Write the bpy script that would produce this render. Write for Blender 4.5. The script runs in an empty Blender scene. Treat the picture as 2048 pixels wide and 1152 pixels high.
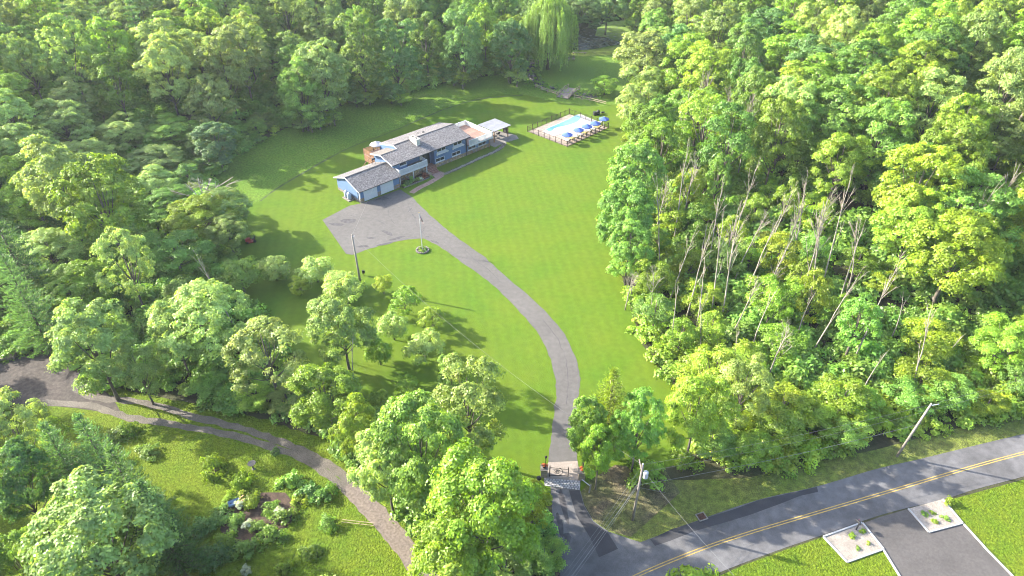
import bpy, bmesh, math, random
import numpy as np
from mathutils import Vector, Matrix
R = math.radians
SC = bpy.context.scene
COL = SC.collection
# ------------------------------------------------------------------ camera, sky, sun, exposure
F, TH, H = 1366.0, 36.0, 60.0
cam_d = bpy.data.cameras.new('camera'); cam = bpy.data.objects.new('camera', cam_d); COL.objects.link(cam)
cam.location = (0, 0, H); cam.rotation_euler = (R(90 - TH), 0, 0)
cam_d.sensor_width = 36; cam_d.lens = F / 2048 * 36; cam_d.clip_end = 6000
SC.camera = cam
SUN_AZ, SUN_EL = 162.5, 27.3          # azimuth from +X counter-clockwise, direction TO the sun
w = bpy.data.worlds.new('World'); SC.world = w; w.use_nodes = True
nt = w.node_tree; sky = nt.nodes.new('ShaderNodeTexSky'); sky.sky_type = 'NISHITA'; sky.sun_disc = False
sky.sun_elevation = R(SUN_EL); sky.sun_rotation = R(90 - SUN_AZ)
sky.air_density = 1.0; sky.dust_density = 2.5; sky.ozone_density = 1.0
bg = nt.nodes['Background']; nt.links.new(sky.outputs[0], bg.inputs[0]); bg.inputs[1].default_value = 0.15
sd = bpy.data.lights.new('sun', 'SUN'); so = bpy.data.objects.new('sun', sd); COL.objects.link(so)
sd.energy = 4.0; sd.angle = R(0.6); sd.color = (1.0, 0.93, 0.80)
dv = Vector((math.cos(R(SUN_AZ)) * math.cos(R(SUN_EL)), math.sin(R(SUN_AZ)) * math.cos(R(SUN_EL)), math.sin(R(SUN_EL))))
so.rotation_euler = dv.to_track_quat('Z', 'Y').to_euler(); so.location = (-60, 60, 120)
SC.view_settings.view_transform = 'Standard'; SC.view_settings.look = 'None'
SC.view_settings.gamma = 1; SC.view_settings.use_curve_mapping = False
SC.view_settings.exposure = 2.65
cy = SC.cycles
cy.max_bounces = 8; cy.diffuse_bounces = 6; cy.glossy_bounces = 2; cy.transmission_bounces = 6; cy.transparent_max_bounces = 4
cy.filter_width = 1.05; cy.use_denoising = True; cy.volume_bounces = 0
try: cy.denoiser = 'OPENIMAGEDENOISE'
except Exception: pass
# ------------------------------------------------------------------ helpers
_s, _c = math.sin(R(TH)), math.cos(R(TH))
def P(x, y, z=0.0):
    u = (x - 1024) / F; v = (y - 576) / F
    d = (H - z) / (_s + v * _c)
    return (u * d, d * (_c - v * _s))
def mpp(x, y, z=0.0):
    v = (y - 576) / F
    return (H - z) / (_s + v * _c) / F
def P3(x, y, z=0.0):
    a = P(x, y, z); return (a[0], a[1], z)
def spline(pts, n=6, closed=False):
    pts = [np.array(p, float) for p in pts]; m = len(pts); out = []
    rng = range(m) if closed else range(m - 1)
    for i in rng:
        if closed: a, b, c, d = pts[i - 1], pts[i], pts[(i + 1) % m], pts[(i + 2) % m]
        else: a, b, c, d = pts[max(i - 1, 0)], pts[i], pts[i + 1], pts[min(i + 2, m - 1)]
        for k in range(n):
            t = k / n
            out.append(0.5 * ((2 * b) + (c - a) * t + (2 * a - 5 * b + 4 * c - d) * t * t + (3 * b - 3 * c + d - a) * t ** 3))
    if not closed: out.append(pts[-1])
    return [tuple(p) for p in out]
MATS = {}
KA = 0.475
HAZE = 0.00010
def hexc(r, g, b): return (r, g, b, 1)
def mat(name, col, rough=0.8, noise=None, bump=None, metal=0.0, spec=0.3, trans=0.0):
    """noise = list of (scale, amount, [tint]) ; bump = (scale, strength)"""
    if name in MATS: return MATS[name]
    col = tuple(c * KA for c in col)
    if noise: noise = [(n[0], n[1], tuple(c * KA for c in n[2])) if len(n) > 2 else n for n in noise]
    m = bpy.data.materials.new(name); m.use_nodes = True; MATS[name] = m
    n = m.node_tree; b = n.nodes['Principled BSDF']
    b.inputs['Base Color'].default_value = hexc(*col); b.inputs['Roughness'].default_value = rough
    b.inputs['Metallic'].default_value = metal; b.inputs['Specular IOR Level'].default_value = spec
    tc = n.nodes.new('ShaderNodeTexCoord')
    src = None
    if noise:
        cur = n.nodes.new('ShaderNodeRGB'); cur.outputs[0].default_value = hexc(*col); src = cur.outputs[0]
        for it in noise:
            sc, am = it[0], it[1]; tint = it[2] if len(it) > 2 else None
            t = n.nodes.new('ShaderNodeTexNoise'); t.inputs['Scale'].default_value = sc; t.inputs['Detail'].default_value = 5
            n.links.new(tc.outputs['Object'], t.inputs['Vector'])
            mr = n.nodes.new('ShaderNodeMapRange'); mr.inputs[1].default_value = 0.34; mr.inputs[2].default_value = 0.66
            n.links.new(t.outputs[0], mr.inputs[0])
            mx = n.nodes.new('ShaderNodeMix'); mx.data_type = 'RGBA'
            if tint:
                mx.blend_type = 'MIX'; mr.inputs[3].default_value = 0; mr.inputs[4].default_value = am
                n.links.new(mr.outputs[0], mx.inputs[0]); n.links.new(src, mx.inputs[6]); mx.inputs[7].default_value = hexc(*tint)
            else:
                mx.blend_type = 'MULTIPLY'; mx.inputs[0].default_value = 1
                mr.inputs[3].default_value = 1 - am; mr.inputs[4].default_value = 1 + am
                n.links.new(src, mx.inputs[6]); n.links.new(mr.outputs[0], mx.inputs[7])
            src = mx.outputs[2]
        n.links.new(src, b.inputs['Base Color'])
    if bump:
        t = n.nodes.new('ShaderNodeTexNoise'); t.inputs['Scale'].default_value = bump[0]; t.inputs['Detail'].default_value = 4
        n.links.new(tc.outputs['Object'], t.inputs['Vector'])
        bp = n.nodes.new('ShaderNodeBump'); bp.inputs['Strength'].default_value = bump[1]; bp.inputs['Distance'].default_value = bump[2] if len(bump) > 2 else 0.1
        n.links.new(t.outputs[0], bp.inputs['Height']); n.links.new(bp.outputs[0], b.inputs['Normal'])
    return m
def stripes(m, ang, scale, amt):
    """multiply soft mowing bands into a material's base colour"""
    n = m.node_tree; b = n.nodes['Principled BSDF']; src = b.inputs['Base Color'].links[0].from_socket
    tc = n.nodes.new('ShaderNodeTexCoord'); mp = n.nodes.new('ShaderNodeMapping'); mp.inputs['Rotation'].default_value = (0, 0, R(ang))
    n.links.new(tc.outputs['Object'], mp.inputs[0])
    wv = n.nodes.new('ShaderNodeTexWave'); wv.inputs['Scale'].default_value = scale; wv.inputs['Distortion'].default_value = 1.2
    wv.inputs['Detail'].default_value = 3; wv.inputs['Detail Scale'].default_value = 0.15
    n.links.new(mp.outputs[0], wv.inputs[0])
    mr = n.nodes.new('ShaderNodeMapRange'); mr.inputs[3].default_value = 1 - amt; mr.inputs[4].default_value = 1 + amt
    n.links.new(wv.outputs[1], mr.inputs[0])
    mx = n.nodes.new('ShaderNodeMix'); mx.data_type = 'RGBA'; mx.blend_type = 'MULTIPLY'; mx.inputs[0].default_value = 1
    n.links.new(src, mx.inputs[6]); n.links.new(mr.outputs[0], mx.inputs[7]); n.links.new(mx.outputs[2], b.inputs['Base Color'])
def props(o, label=None, cat=None, group=None, kind=None):
    if label: o['label'] = label
    if cat: o['category'] = cat
    if group: o['group'] = group
    if kind: o['kind'] = kind
    return o
class MB:
    def __init__(s): s.v = []; s.f = []; s.mi = []; s.cur = 0
    def add(s, vs, fs):
        k = len(s.v); s.v += [tuple(v) for v in vs]; s.f += [tuple(i + k for i in f) for f in fs]; s.mi += [s.cur] * len(fs); return s
    def box(s, x0, x1, y0, y1, z0, z1, rz=0, piv=(0, 0)):
        vs = [(x, y, z) for z in (z0, z1) for x, y in ((x0, y0), (x1, y0), (x1, y1), (x0, y1))]
        if rz:
            c, q = math.cos(rz), math.sin(rz)
            vs = [(piv[0] + (x - piv[0]) * c - (y - piv[1]) * q, piv[1] + (x - piv[0]) * q + (y - piv[1]) * c, z) for x, y, z in vs]
        return s.add(vs, [(3, 2, 1, 0), (4, 5, 6, 7), (0, 1, 5, 4), (1, 2, 6, 5), (2, 3, 7, 6), (3, 0, 4, 7)])
    def bar(s, a, b, w, h=None):
        h = h or w; a = Vector(a); b = Vector(b); d = (b - a).normalized()
        up = Vector((0, 0, 1)) if abs(d.z) < 0.95 else Vector((1, 0, 0))
        sx = d.cross(up).normalized() * w / 2; sz = sx.normalized().cross(d) * h / 2
        vs = [a - sx - sz, a + sx - sz, a + sx + sz, a - sx + sz, b - sx - sz, b + sx - sz, b + sx + sz, b - sx + sz]
        return s.add(vs, [(3, 2, 1, 0), (4, 5, 6, 7), (0, 1, 5, 4), (1, 2, 6, 5), (2, 3, 7, 6), (3, 0, 4, 7)])
    def tube(s, pts, rad, n=6):
        pts = [Vector(p) for p in pts]; k = len(s.v); m = len(pts)
        if not hasattr(rad, '__len__'): rad = [rad] * m
        for i, p in enumerate(pts):
            d = (pts[min(i + 1, m - 1)] - pts[max(i - 1, 0)]).normalized()
            up = Vector((0, 0, 1)) if abs(d.z) < 0.9 else Vector((1, 0, 0))
            a = d.cross(up).normalized(); b = a.cross(d)
            for j in range(n):
                t = 2 * math.pi * j / n; s.v.append(tuple(p + (a * math.cos(t) + b * math.sin(t)) * rad[i]))
        fs = [(k + i * n + j, k + i * n + (j + 1) % n, k + (i + 1) * n + (j + 1) % n, k + (i + 1) * n + j) for i in range(m - 1) for j in range(n)]
        fs += [tuple(k + j for j in range(n))[::-1], tuple(k + (m - 1) * n + j for j in range(n))]
        s.f += fs; s.mi += [s.cur] * len(fs); return s
    def lathe(s, prof, n=16, c=(0, 0, 0)):
        k = len(s.v)
        for r, z in prof:
            for j in range(n):
                t = 2 * math.pi * j / n; s.v.append((c[0] + r * math.cos(t), c[1] + r * math.sin(t), c[2] + z))
        m = len(prof)
        fs = [(k + i * n + j, k + i * n + (j + 1) % n, k + (i + 1) * n + (j + 1) % n, k + (i + 1) * n + j) for i in range(m - 1) for j in range(n)]
        fs += [tuple(k + j for j in range(n))[::-1], tuple(k + (m - 1) * n + j for j in range(n))]
        s.f += fs; s.mi += [s.cur] * len(fs); return s
    def prism(s, poly, z0, z1):
        n = len(poly)
        a = sum(poly[i][0] * poly[(i + 1) % n][1] - poly[(i + 1) % n][0] * poly[i][1] for i in range(n))
        if a < 0: poly = poly[::-1]
        vs = [(p[0], p[1], z0) for p in poly] + [(p[0], p[1], z1) for p in poly]
        fs = [tuple(range(n))[::-1], tuple(range(n, 2 * n))] + [(i, (i + 1) % n, n + (i + 1) % n, n + i) for i in range(n)]
        return s.add(vs, fs)
    def extrude_y(s, poly, y0, y1):      # polygon in x-z extruded along y
        n = len(poly); vs = [(p[0], y0, p[1]) for p in poly] + [(p[0], y1, p[1]) for p in poly]
        return s.add(vs, [tuple(range(n)), tuple(range(n, 2 * n))[::-1]] + [(i, n + i, n + (i + 1) % n, (i + 1) % n) for i in range(n)])
    def extrude_x(s, poly, x0, x1):      # polygon in y-z extruded along x
        n = len(poly); vs = [(x0, p[0], p[1]) for p in poly] + [(x1, p[0], p[1]) for p in poly]
        return s.add(vs, [tuple(range(n))[::-1], tuple(range(n, 2 * n))] + [(i, (i + 1) % n, n + (i + 1) % n, n + i) for i in range(n)])
    def mesh(s, name, mats, smooth=False):
        me = bpy.data.meshes.new(name); me.from_pydata(s.v, [], s.f)
        for m in (mats if isinstance(mats, (list, tuple)) else [mats]): me.materials.append(m)
        me.polygons.foreach_set('material_index', s.mi)
        if smooth: me.polygons.foreach_set('use_smooth', [True] * len(s.f))
        bm = bmesh.new(); bm.from_mesh(me); bmesh.ops.recalc_face_normals(bm, faces=bm.faces); bm.to_mesh(me); bm.free()
        return me
    def build(s, name, mats, parent=None, smooth=False, loc=None):
        o = bpy.data.objects.new(name, s.mesh(name, mats, smooth)); COL.objects.link(o)
        if parent: o.parent = parent
        if loc: o.location = loc
        return o
def empty(name, loc, rz=0.0, **k):
    o = bpy.data.objects.new(name, None); COL.objects.link(o); o.location = loc; o.rotation_euler = (0, 0, rz)
    o.empty_display_size = 0.3; return props(o, **k)
def obj(name, me, parent=None, loc=None, rz=0, sc=None):
    o = bpy.data.objects.new(name, me); COL.objects.link(o)
    if parent: o.parent = parent
    if loc is not None: o.location = loc
    if rz: o.rotation_euler = (0, 0, rz)
    if sc is not None: o.scale = sc
    return o
def copy_tree(o, parent=None):
    c = o.copy(); COL.objects.link(c)
    for k in ('label',):
        if k in c and parent is None: del c[k]
    c.parent = parent
    for ch in o.children: copy_tree(ch, c)
    return c
def sheet(name, poly, z, m, kind='structure', **k):
    n = len(poly); a = sum(poly[i][0] * poly[(i + 1) % n][1] - poly[(i + 1) % n][0] * poly[i][1] for i in range(n))
    if a < 0: poly = poly[::-1]
    me = bpy.data.meshes.new(name)
    bm = bmesh.new(); vs = [bm.verts.new((p[0], p[1], z)) for p in poly]
    es = [bm.edges.new((vs[i], vs[(i + 1) % n])) for i in range(n)]
    bmesh.ops.triangle_fill(bm, edges=es, use_beauty=True, use_dissolve=False)
    bmesh.ops.recalc_face_normals(bm, faces=bm.faces)
    for f in bm.faces:
        if f.normal.z < 0: f.normal_flip()
    bm.to_mesh(me); bm.free(); me.materials.append(m)
    o = obj(name, me); props(o, kind=kind, **k); return o
def pix(pts): return [P(*p) for p in pts]
# ------------------------------------------------------------------ outlines on the ground (unprojected from the photograph)
LAWN = pix([(1140, 1010), (1075, 1010), (960, 1000), (860, 940), (780, 880), (690, 815), (610, 740), (560, 670), (500, 610), (470, 560), (468, 500),
            (455, 450), (420, 400), (430, 350), (470, 312), (560, 262), (640, 228), (700, 205), (800, 184), (900, 164), (1000, 148), (1050, 132),
            (1062, 105), (1130, 98), (1262, 88), (1262, 140), (1258, 230), (1262, 300), (1235, 370), (1215, 440), (1235, 520), (1262, 620), (1285, 690),
            (1340, 760), (1385, 820), (1405, 890), (1350, 930), (1250, 960), (1180, 975)])
YARD = pix([(-120, 835), (60, 812), (200, 838), (330, 862), (430, 880), (520, 900), (600, 930), (690, 980), (760, 1040), (850, 1152), (900, 1240), (-200, 1260)])
DIRT = pix([(-60, 738), (20, 712), (95, 700), (150, 722), (185, 760), (225, 795), (245, 830), (150, 816), (60, 808), (-60, 812)])
LANE_UP = spline(pix([(150, 775), (190, 795), (290, 806), (400, 836), (500, 862), (560, 884), (640, 920), (700, 966), (740, 1010)]))
LANE_LO = spline(pix([(60, 806), (170, 810), (250, 833), (330, 847), (430, 864), (520, 888), (600, 915), (670, 960), (725, 1015)]))
ROAD_UP = spline(pix([(2400, 790), (2230, 830), (2048, 868), (1918, 899), (1832, 920), (1753, 938), (1634, 973), (1516, 1000), (1398, 1040), (1291, 1081), (1240, 1100), (1150, 1150), (1060, 1215), (960, 1330)]))
ROAD_LO = spline(pix([(2400, 860), (2230, 903), (2048, 953), (1950, 979), (1887, 999), (1769, 1028), (1646, 1070), (1567, 1097), (1477, 1130), (1400, 1162), (1330, 1200), (1250, 1270), (1180, 1380)]))
ROAD_C = spline(pix([(2400, 822), (2230, 862), (2048, 906), (1920, 941), (1792, 979), (1700, 1006), (1595, 1037), (1492, 1068), (1398, 1100), (1277, 1150), (1200, 1192), (1120, 1260), (1050, 1360)]))
ROAD = ROAD_UP + ROAD_LO[::-1]
MOUTH = pix([(1101, 974), (1160, 979), (1169, 1012), (1187, 1042), (1217, 1063), (1260, 1078), (1300, 1090), (1240, 1130), (1120, 1165), (1118, 1113), (1106, 1050)])
DR_L = spline(pix([(1097, 945), (1099, 900), (1106, 850), (1112, 795), (1110, 750), (1095, 702), (1065, 652), (1020, 603), (975, 562), (930, 530), (885, 497), (848, 477)]))
DR_P = spline(pix([(848, 477), (810, 480), (760, 491), (705, 510)]))
DR_R = spline(pix([(822, 393), (850, 420), (880, 448), (920, 480), (970, 515), (1020, 560), (1080, 612), (1128, 668), (1152, 720), (1160, 765), (1155, 810), (1150, 860), (1152, 900), (1158, 945)]))
DRIVE = DR_L + DR_P[1:] + pix([(692, 508), (645, 440), (700, 411), (722, 407), (800, 379), (809, 384)]) + DR_R
_rj = random.Random(2); DRIVE = [(p[0] + _rj.gauss(0, 0.06), p[1] + _rj.gauss(0, 0.06)) for p in DRIVE]
SOUTH = pix([(2400, 866), (2230, 909), (2048, 959), (1887, 1003), (1769, 1032), (1646, 1074), (1567, 1101), (1477, 1134), (1330, 1204), (1250, 1280), (1200, 1500), (2400, 1500)])
VERGE = pix([(1180, 1000), (1260, 960), (1380, 960), (1500, 955), (1600, 930), (1750, 900), (1900, 860), (2048, 828), (2300, 770), (2400, 800), (2048, 880), (1753, 950), (1516, 1010), (1291, 1092), (1215, 1066), (1185, 1040)])
def corr(pts, w):
    a = []; b = []
    for i, p in enumerate(pts):
        q0 = pts[max(i - 1, 0)]; q1 = pts[min(i + 1, len(pts) - 1)]; t = np.array([q1[0] - q0[0], q1[1] - q0[1]]); t = t / (np.linalg.norm(t) + 1e-9); a.append((p[0] - t[1] * w, p[1] + t[0] * w)); b.append((p[0] + t[1] * w, p[1] - t[0] * w))
    return a + b[::-1]
LANE = spline(pix([(700, 968), (745, 1020), (795, 1075), (850, 1150), (900, 1240)]))
OPEN = [corr(LANE_UP, 2.2), corr(LANE_LO, 2.4), corr(LANE, 2.6), LAWN, YARD, DIRT, ROAD, MOUTH, DRIVE, SOUTH, VERGE, LANE_UP + LANE_LO[::-1]]
def inside(poly, X, Y):
    X = np.asarray(X, float); Y = np.asarray(Y, float); r = np.zeros(X.shape, bool); n = len(poly)
    for i in range(n):
        x0, y0 = poly[i]; x1, y1 = poly[(i + 1) % n]
        c = ((y0 > Y) != (y1 > Y)); r ^= c & (X < (x1 - x0) * (Y - y0) / ((y1 - y0) if y1 != y0 else 1e-9) + x0)
    return r
def dist(poly, X, Y):
    X = np.asarray(X, float); Y = np.asarray(Y, float); d = np.full(X.shape, 1e9); n = len(poly)
    for i in range(n):
        x0, y0 = poly[i]; x1, y1 = poly[(i + 1) % n]; dx, dy = x1 - x0, y1 - y0; L = dx * dx + dy * dy + 1e-9
        t = np.clip(((X - x0) * dx + (Y - y0) * dy) / L, 0, 1); d = np.minimum(d, np.hypot(X - x0 - t * dx, Y - y0 - t * dy))
    return np.where(inside(poly, X, Y), -d, d)
def open_d(X, Y):
    d = np.full(np.asarray(X, float).shape, 1e9)
    for p in OPEN: d = np.minimum(d, dist(p, X, Y))
    return d
POND = pix([(1135, 97), (1128, 70), (1138, 45), (1165, 34), (1200, 38), (1240, 30), (1262, 60), (1258, 84), (1215, 93), (1180, 99)])
OPEN.append(POND)
def hill_from(X, Y, d):
    X = np.asarray(X, float); Y = np.asarray(Y, float)
    k = np.clip((Y - 70) / 60, 0, 1) * np.clip((np.abs(X - 14) - 14) / 30, 0, 1)
    return k * 13.0 * (1 - np.exp(-np.clip(d - 6, 0, 400) * 0.020))
def hill(x, y): return float(hill_from(np.array([x]), np.array([y]), open_d(np.array([x]), np.array([y])))[0])
# ------------------------------------------------------------------ ground, lawns, roads
m_floor = mat('forest_soil', (0.055, 0.065, 0.02), 0.95, [(0.25, 0.5), (2.0, 0.4, (0.09, 0.065, 0.04)), (9, 0.35)], (6, 0.5))
m_lawn = mat('lawn_grass', (0.122, 0.205, 0.014), 0.75, [(0.045, 0.8, (0.084, 0.190, 0.016)), (0.20, 0.28, (0.165, 0.220, 0.022)), (1.3, 0.10), (7.0, 0.07), (26, 0.10), (0.9, 0.16, (0.085, 0.165, 0.02)), (0.10, 0.30, (0.175, 0.215, 0.02))], (9, 0.6, 0.08), spec=0.05)
stripes(m_lawn, -8, 0.20, 0.035)
m_meadow = mat('meadow_grass', (0.150, 0.262, 0.030), 0.8, [(0.07, 0.6, (0.120, 0.245, 0.034)), (0.5, 0.35, (0.19, 0.265, 0.04)), (2.4, 0.34), (9, 0.3)], (3.2, 0.9, 0.25), spec=0.05)
m_yard = mat('yard_grass', (0.145, 0.215, 0.014), 0.8, [(0.06, 0.7, (0.09, 0.18, 0.018)), (0.5, 0.5, (0.19, 0.23, 0.02)), (3.0, 0.3), (11, 0.35)], (5, 0.9, 0.2), spec=0.05)
m_asph = mat('driveway_asphalt', (0.135, 0.127, 0.120), 0.9, [(0.12, 0.10), (1.5, 0.10), (30, 0.25)], (40, 0.3, 0.02))
m_road = mat('road_asphalt', (0.150, 0.146, 0.150), 0.9, [(0.2, 0.25), (1.2, 0.16), (30, 0.25)], (40, 0.3, 0.02))
m_new = mat('new_asphalt', (0.055, 0.055, 0.062), 0.85, [(0.6, 0.15), (25, 0.2)], (40, 0.3, 0.02))
m_dirt = mat('packed_dirt', (0.105, 0.085, 0.075), 0.95, [(0.4, 0.6, (0.06, 0.055, 0.052)), (2, 0.3), (14, 0.4)], (8, 0.5, 0.08))
m_gravel = mat('grey_gravel', (0.20, 0.175, 0.15), 0.95, [(0.5, 0.25), (9, 0.5), (3, 0.4, (0.14, 0.13, 0.10))], (10, 0.9, 0.12))
def ground():
    xs = np.concatenate([np.linspace(-2600, -300, 12), np.arange(-285, 286, 3.0), np.linspace(300, 2600, 12)])
    ys = np.concatenate([np.linspace(-1500, -30, 8), np.arange(-15, 400, 3.0), np.linspace(420, 3600, 12)])
    X, Y = np.meshgrid(xs, ys); d = open_d(X.ravel(), Y.ravel()).reshape(X.shape)
    Z = hill_from(X, Y, d); nx, ny = len(xs), len(ys)
    co = np.stack([X.ravel(), Y.ravel(), Z.ravel()], 1)
    i = np.arange(nx * ny).reshape(ny, nx); q = np.stack([i[:-1, :-1], i[:-1, 1:], i[1:, 1:], i[1:, :-1]], -1).reshape(-1, 4)
    me = bpy.data.meshes.new('ground'); me.from_pydata(co.tolist(), [], q.tolist()); me.materials.append(m_floor)
    me.polygons.foreach_set('use_smooth', [True] * len(q)); props(obj('ground', me), kind='structure')
ground()
MEADOW = pix([(430, 350), (470, 312), (560, 262), (640, 228), (700, 205), (800, 184), (900, 164), (1000, 148), (1050, 132), (1062, 105), (1130, 98), (1262, 88), (1262, 140), (1255, 205),
              (1200, 214), (1120, 205), (1040, 188), (960, 195), (900, 212), (860, 228), (780, 262), (700, 292), (620, 335), (560, 370), (520, 400), (490, 412), (430, 405)])
sheet('lawn', LAWN, 0.004, m_lawn)
_r = random.Random(4); _far = MEADOW[:14]; _near = spline(MEADOW[14:-1], 10)
MEADOW = _far + [(p[0] + _r.gauss(0, 0.35), p[1] + _r.gauss(0, 0.35)) for p in _near] + [MEADOW[-1]]
sheet('meadow', MEADOW, 0.009, m_meadow)
sheet('yard_lawn', YARD, 0.004, m_yard)
sheet('south_lawn', SOUTH, 0.004, m_yard)
sheet('verge', VERGE, 0.008, mat('verge_grass', (0.15, 0.21, 0.018), 0.85, [(0.15, 0.6, (0.19, 0.17, 0.05)), (1.5, 0.35), (9, 0.35)], (5, 0.9, 0.2)))
sheet('dirt_clearing', DIRT, 0.012, m_dirt)
sheet('road', ROAD, 0.020, m_road)
sheet('driveway', DRIVE, 0.016, m_asph)
sheet('driveway_mouth', MOUTH, 0.016, m_road)
def offset(pts, d):
    out = []
    for i, p in enumerate(pts):
        a = np.array(pts[max(i - 1, 0)]); b = np.array(pts[min(i + 1, len(pts) - 1)]); t = (b - a) / (np.linalg.norm(b - a) + 1e-9)
        dd = d[i] if hasattr(d, '__len__') else d
        out.append((p[0] - t[1] * dd, p[1] + t[0] * dd))
    return out
rnd = random.Random(5)
def strip(name, pts, wdt, z, m, jit=0.0, **k):
    a = offset(pts, [wdt / 2 + rnd.uniform(-jit, jit) for _ in pts]); b = offset(pts, [-wdt / 2 + rnd.uniform(-jit, jit) for _ in pts])
    n = len(a); me = bpy.data.meshes.new(name); me.from_pydata([(p[0], p[1], z) for p in b + a], [], [(i, i + 1, n + i + 1, n + i) for i in range(n - 1)]); me.materials.append(m)
    bm = bmesh.new(); bm.from_mesh(me)
    for f in bm.faces:
        f.normal_update()
        if f.normal.z < 0: f.normal_flip()
    bm.to_mesh(me); bm.free(); return props(obj(name, me), kind='structure')
strip('gravel_track', LANE_UP, 0.95, 0.016, m_gravel, 0.16)
strip('gravel_track', LANE_LO, 0.95, 0.018, m_gravel, 0.16)
strip('lane_verge', [((a[0] + b[0]) / 2, (a[1] + b[1]) / 2) for a, b in zip(LANE_UP, LANE_LO)][:-3] + pix([(740, 1020), (790, 1075), (850, 1150)]), 5.6, 0.006, m_yard, 0.3)
strip('lane_middle', [((a[0] + b[0]) / 2, (a[1] + b[1]) / 2) for a, b in zip(LANE_UP, LANE_LO)][8:-14], 0.9, 0.009, m_yard, 0.15)
LANE = spline(pix([(700, 968), (745, 1020), (795, 1075), (850, 1150), (900, 1240)]))
strip('dirt_lane', LANE, 2.1, 0.020, mat('lane_dirt', (0.20, 0.165, 0.145), 0.95, [(0.5, 0.5, (0.27, 0.22, 0.17)), (4, 0.25), (20, 0.3)], (9, 0.4, 0.06)), 0.15)
m_yel = mat('yellow_road_paint', (0.60, 0.41, 0.10), 0.7, [(3, 0.2), (20, 0.2)])
strip('road_marking', offset(ROAD_C, 0.13), 0.10, 0.028, m_yel); strip('road_marking', offset(ROAD_C, -0.13), 0.10, 0.028, m_yel)
NEW1 = pix([(1300, 1079), (1345, 1058), (1398, 1041), (1470, 1018), (1516, 1001), (1634, 974), (1636, 984), (1600, 992), (1560, 1008), (1500, 1030), (1440, 1048), (1390, 1062), (1340, 1082), (1310, 1092)])
sheet('asphalt_patch', NEW1, 0.024, m_new)
sheet('asphalt_patch', pix([(1138, 981), (1159, 981), (1168, 1012), (1186, 1043), (1216, 1066), (1236, 1098), (1198, 1115), (1180, 1075), (1152, 1030)]), 0.024, m_new)
m_seal = mat('asphalt_stain', (0.085, 0.08, 0.085), 0.85, [(2, 0.3)])
def blob(name, cx, cy, rx, ry, ang, z, m, seed=0, n=18, amp=0.3):
    rr = random.Random(seed); c = P(cx, cy); ph = [rr.uniform(0, 6.28) for _ in range(4)]
    pts = []
    for i in range(n):
        t = 2 * math.pi * i / n; k = 1 + amp * (0.5 * math.sin(2 * t + ph[0]) + 0.3 * math.sin(3 * t + ph[1]) + 0.3 * math.sin(5 * t + ph[2]))
        x, y = rx * k * math.cos(t), ry * k * math.sin(t); pts.append((c[0] + x * math.cos(ang) - y * math.sin(ang), c[1] + x * math.sin(ang) + y * math.cos(ang)))
    return sheet(name, pts, z, m)
for i, (x, y, rx, ry, a) in enumerate([(697, 442, 1.5, .7, -.2), (674, 449, 1.2, .45, -.2), (742, 476, .8, .3, -.2), (775, 466, 1.1, .45, -.7), (793, 477, 1.3, .4, .5), (725, 493, 1.1, .3, .2),
        (770, 488, 1.6, .25, .4), (827, 432, .9, .12, -1.0), (820, 420, .8, .1, 1.2), (765, 446, .7, .1, -.7), (855, 474, .4, .15, 0), (870, 484, .8, .25, -.5), (764, 398, 1.2, .5, .4), (757, 411, .3, .2, 0)]):
    blob('asphalt_stain', x, y, rx, ry, a, 0.020, m_seal, i)
for i, (x, y, rx, ry, a) in enumerate([(1127, 1010, .3, 2.2, .1), (1120, 1050, .25, 1.6, .1), (1135, 1075, .4, .5, 0), (1698, 1022, .0, .0, 0)]):
    if rx: blob('asphalt_stain', x, y, rx, ry, a, 0.020, m_seal, 40 + i)
for i, cr_ in enumerate([[(762, 395), (768, 408), (775, 418), (783, 440), (796, 452)], [(815, 412), (822, 424), (830, 436), (836, 452), (850, 470)], [(700, 430), (720, 437), (742, 436), (765, 446)], [(838, 470), (846, 462), (850, 452)], [(930, 500), (950, 520), (975, 538), (1003, 566)], [(1085, 640), (1112, 672), (1130, 712), (1136, 760), (1132, 810)]]):
    strip('asphalt_crack', [(p[0] + rnd.gauss(0, .08), p[1] + rnd.gauss(0, .08)) for p in spline(pix(cr_), 5)], 0.07, 0.022, m_seal, 0.02)
# neighbour's drive, granite kerbs and gravel beds across the road
m_nd = mat('neighbour_asphalt', (0.115, 0.105, 0.10), 0.9, [(0.3, 0.12), (3, 0.1), (30, 0.2)], (40, 0.3, 0.02))
sheet('neighbour_driveway', pix([(1722, 1048), (1760, 1034), (1816, 1018), (1857, 1065), (1924, 1048), (2030, 1160), (2120, 1260), (1870, 1260), (1798, 1152), (1757, 1085)]), 0.016, m_nd)
m_beds = mat('pale_bed_gravel', (0.39, 0.34, 0.29), 0.95, [(1, 0.15), (14, 0.35)], (20, 0.7, 0.05))
BED1 = pix([(1646, 1074), (1724, 1046), (1767, 1099), (1694, 1125)]); BED2 = pix([(1816, 1018), (1885, 999), (1925, 1047), (1857, 1065)])
for b in (BED1, BED2):
    o = MB().prism(b, 0.0, 0.05).build('gravel_bed', m_beds); props(o, kind='structure')
m_gran = mat('white_granite', (0.50, 0.50, 0.50), 0.7, [(8, 0.1)])
def kerb(name, pts, wdt=0.16, h=0.14):
    for a, b in zip(pts[:-1], pts[1:]):
        L = math.dist(a, b); n = max(1, round(L / 1.2)); ang = math.atan2(b[1] - a[1], b[0] - a[0])
        for i in range(n):
            t0 = i / n * L + 0.01; t1 = (i + 1) / n * L - 0.01
            o = MB().box(t0, t1, -wdt / 2, wdt / 2, 0, h).build('kerb_stone', m_gran, root_k)
            o.location = (a[0] - root_k.location.x, a[1] - root_k.location.y, 0); o.rotation_euler = (0, 0, ang)
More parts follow.
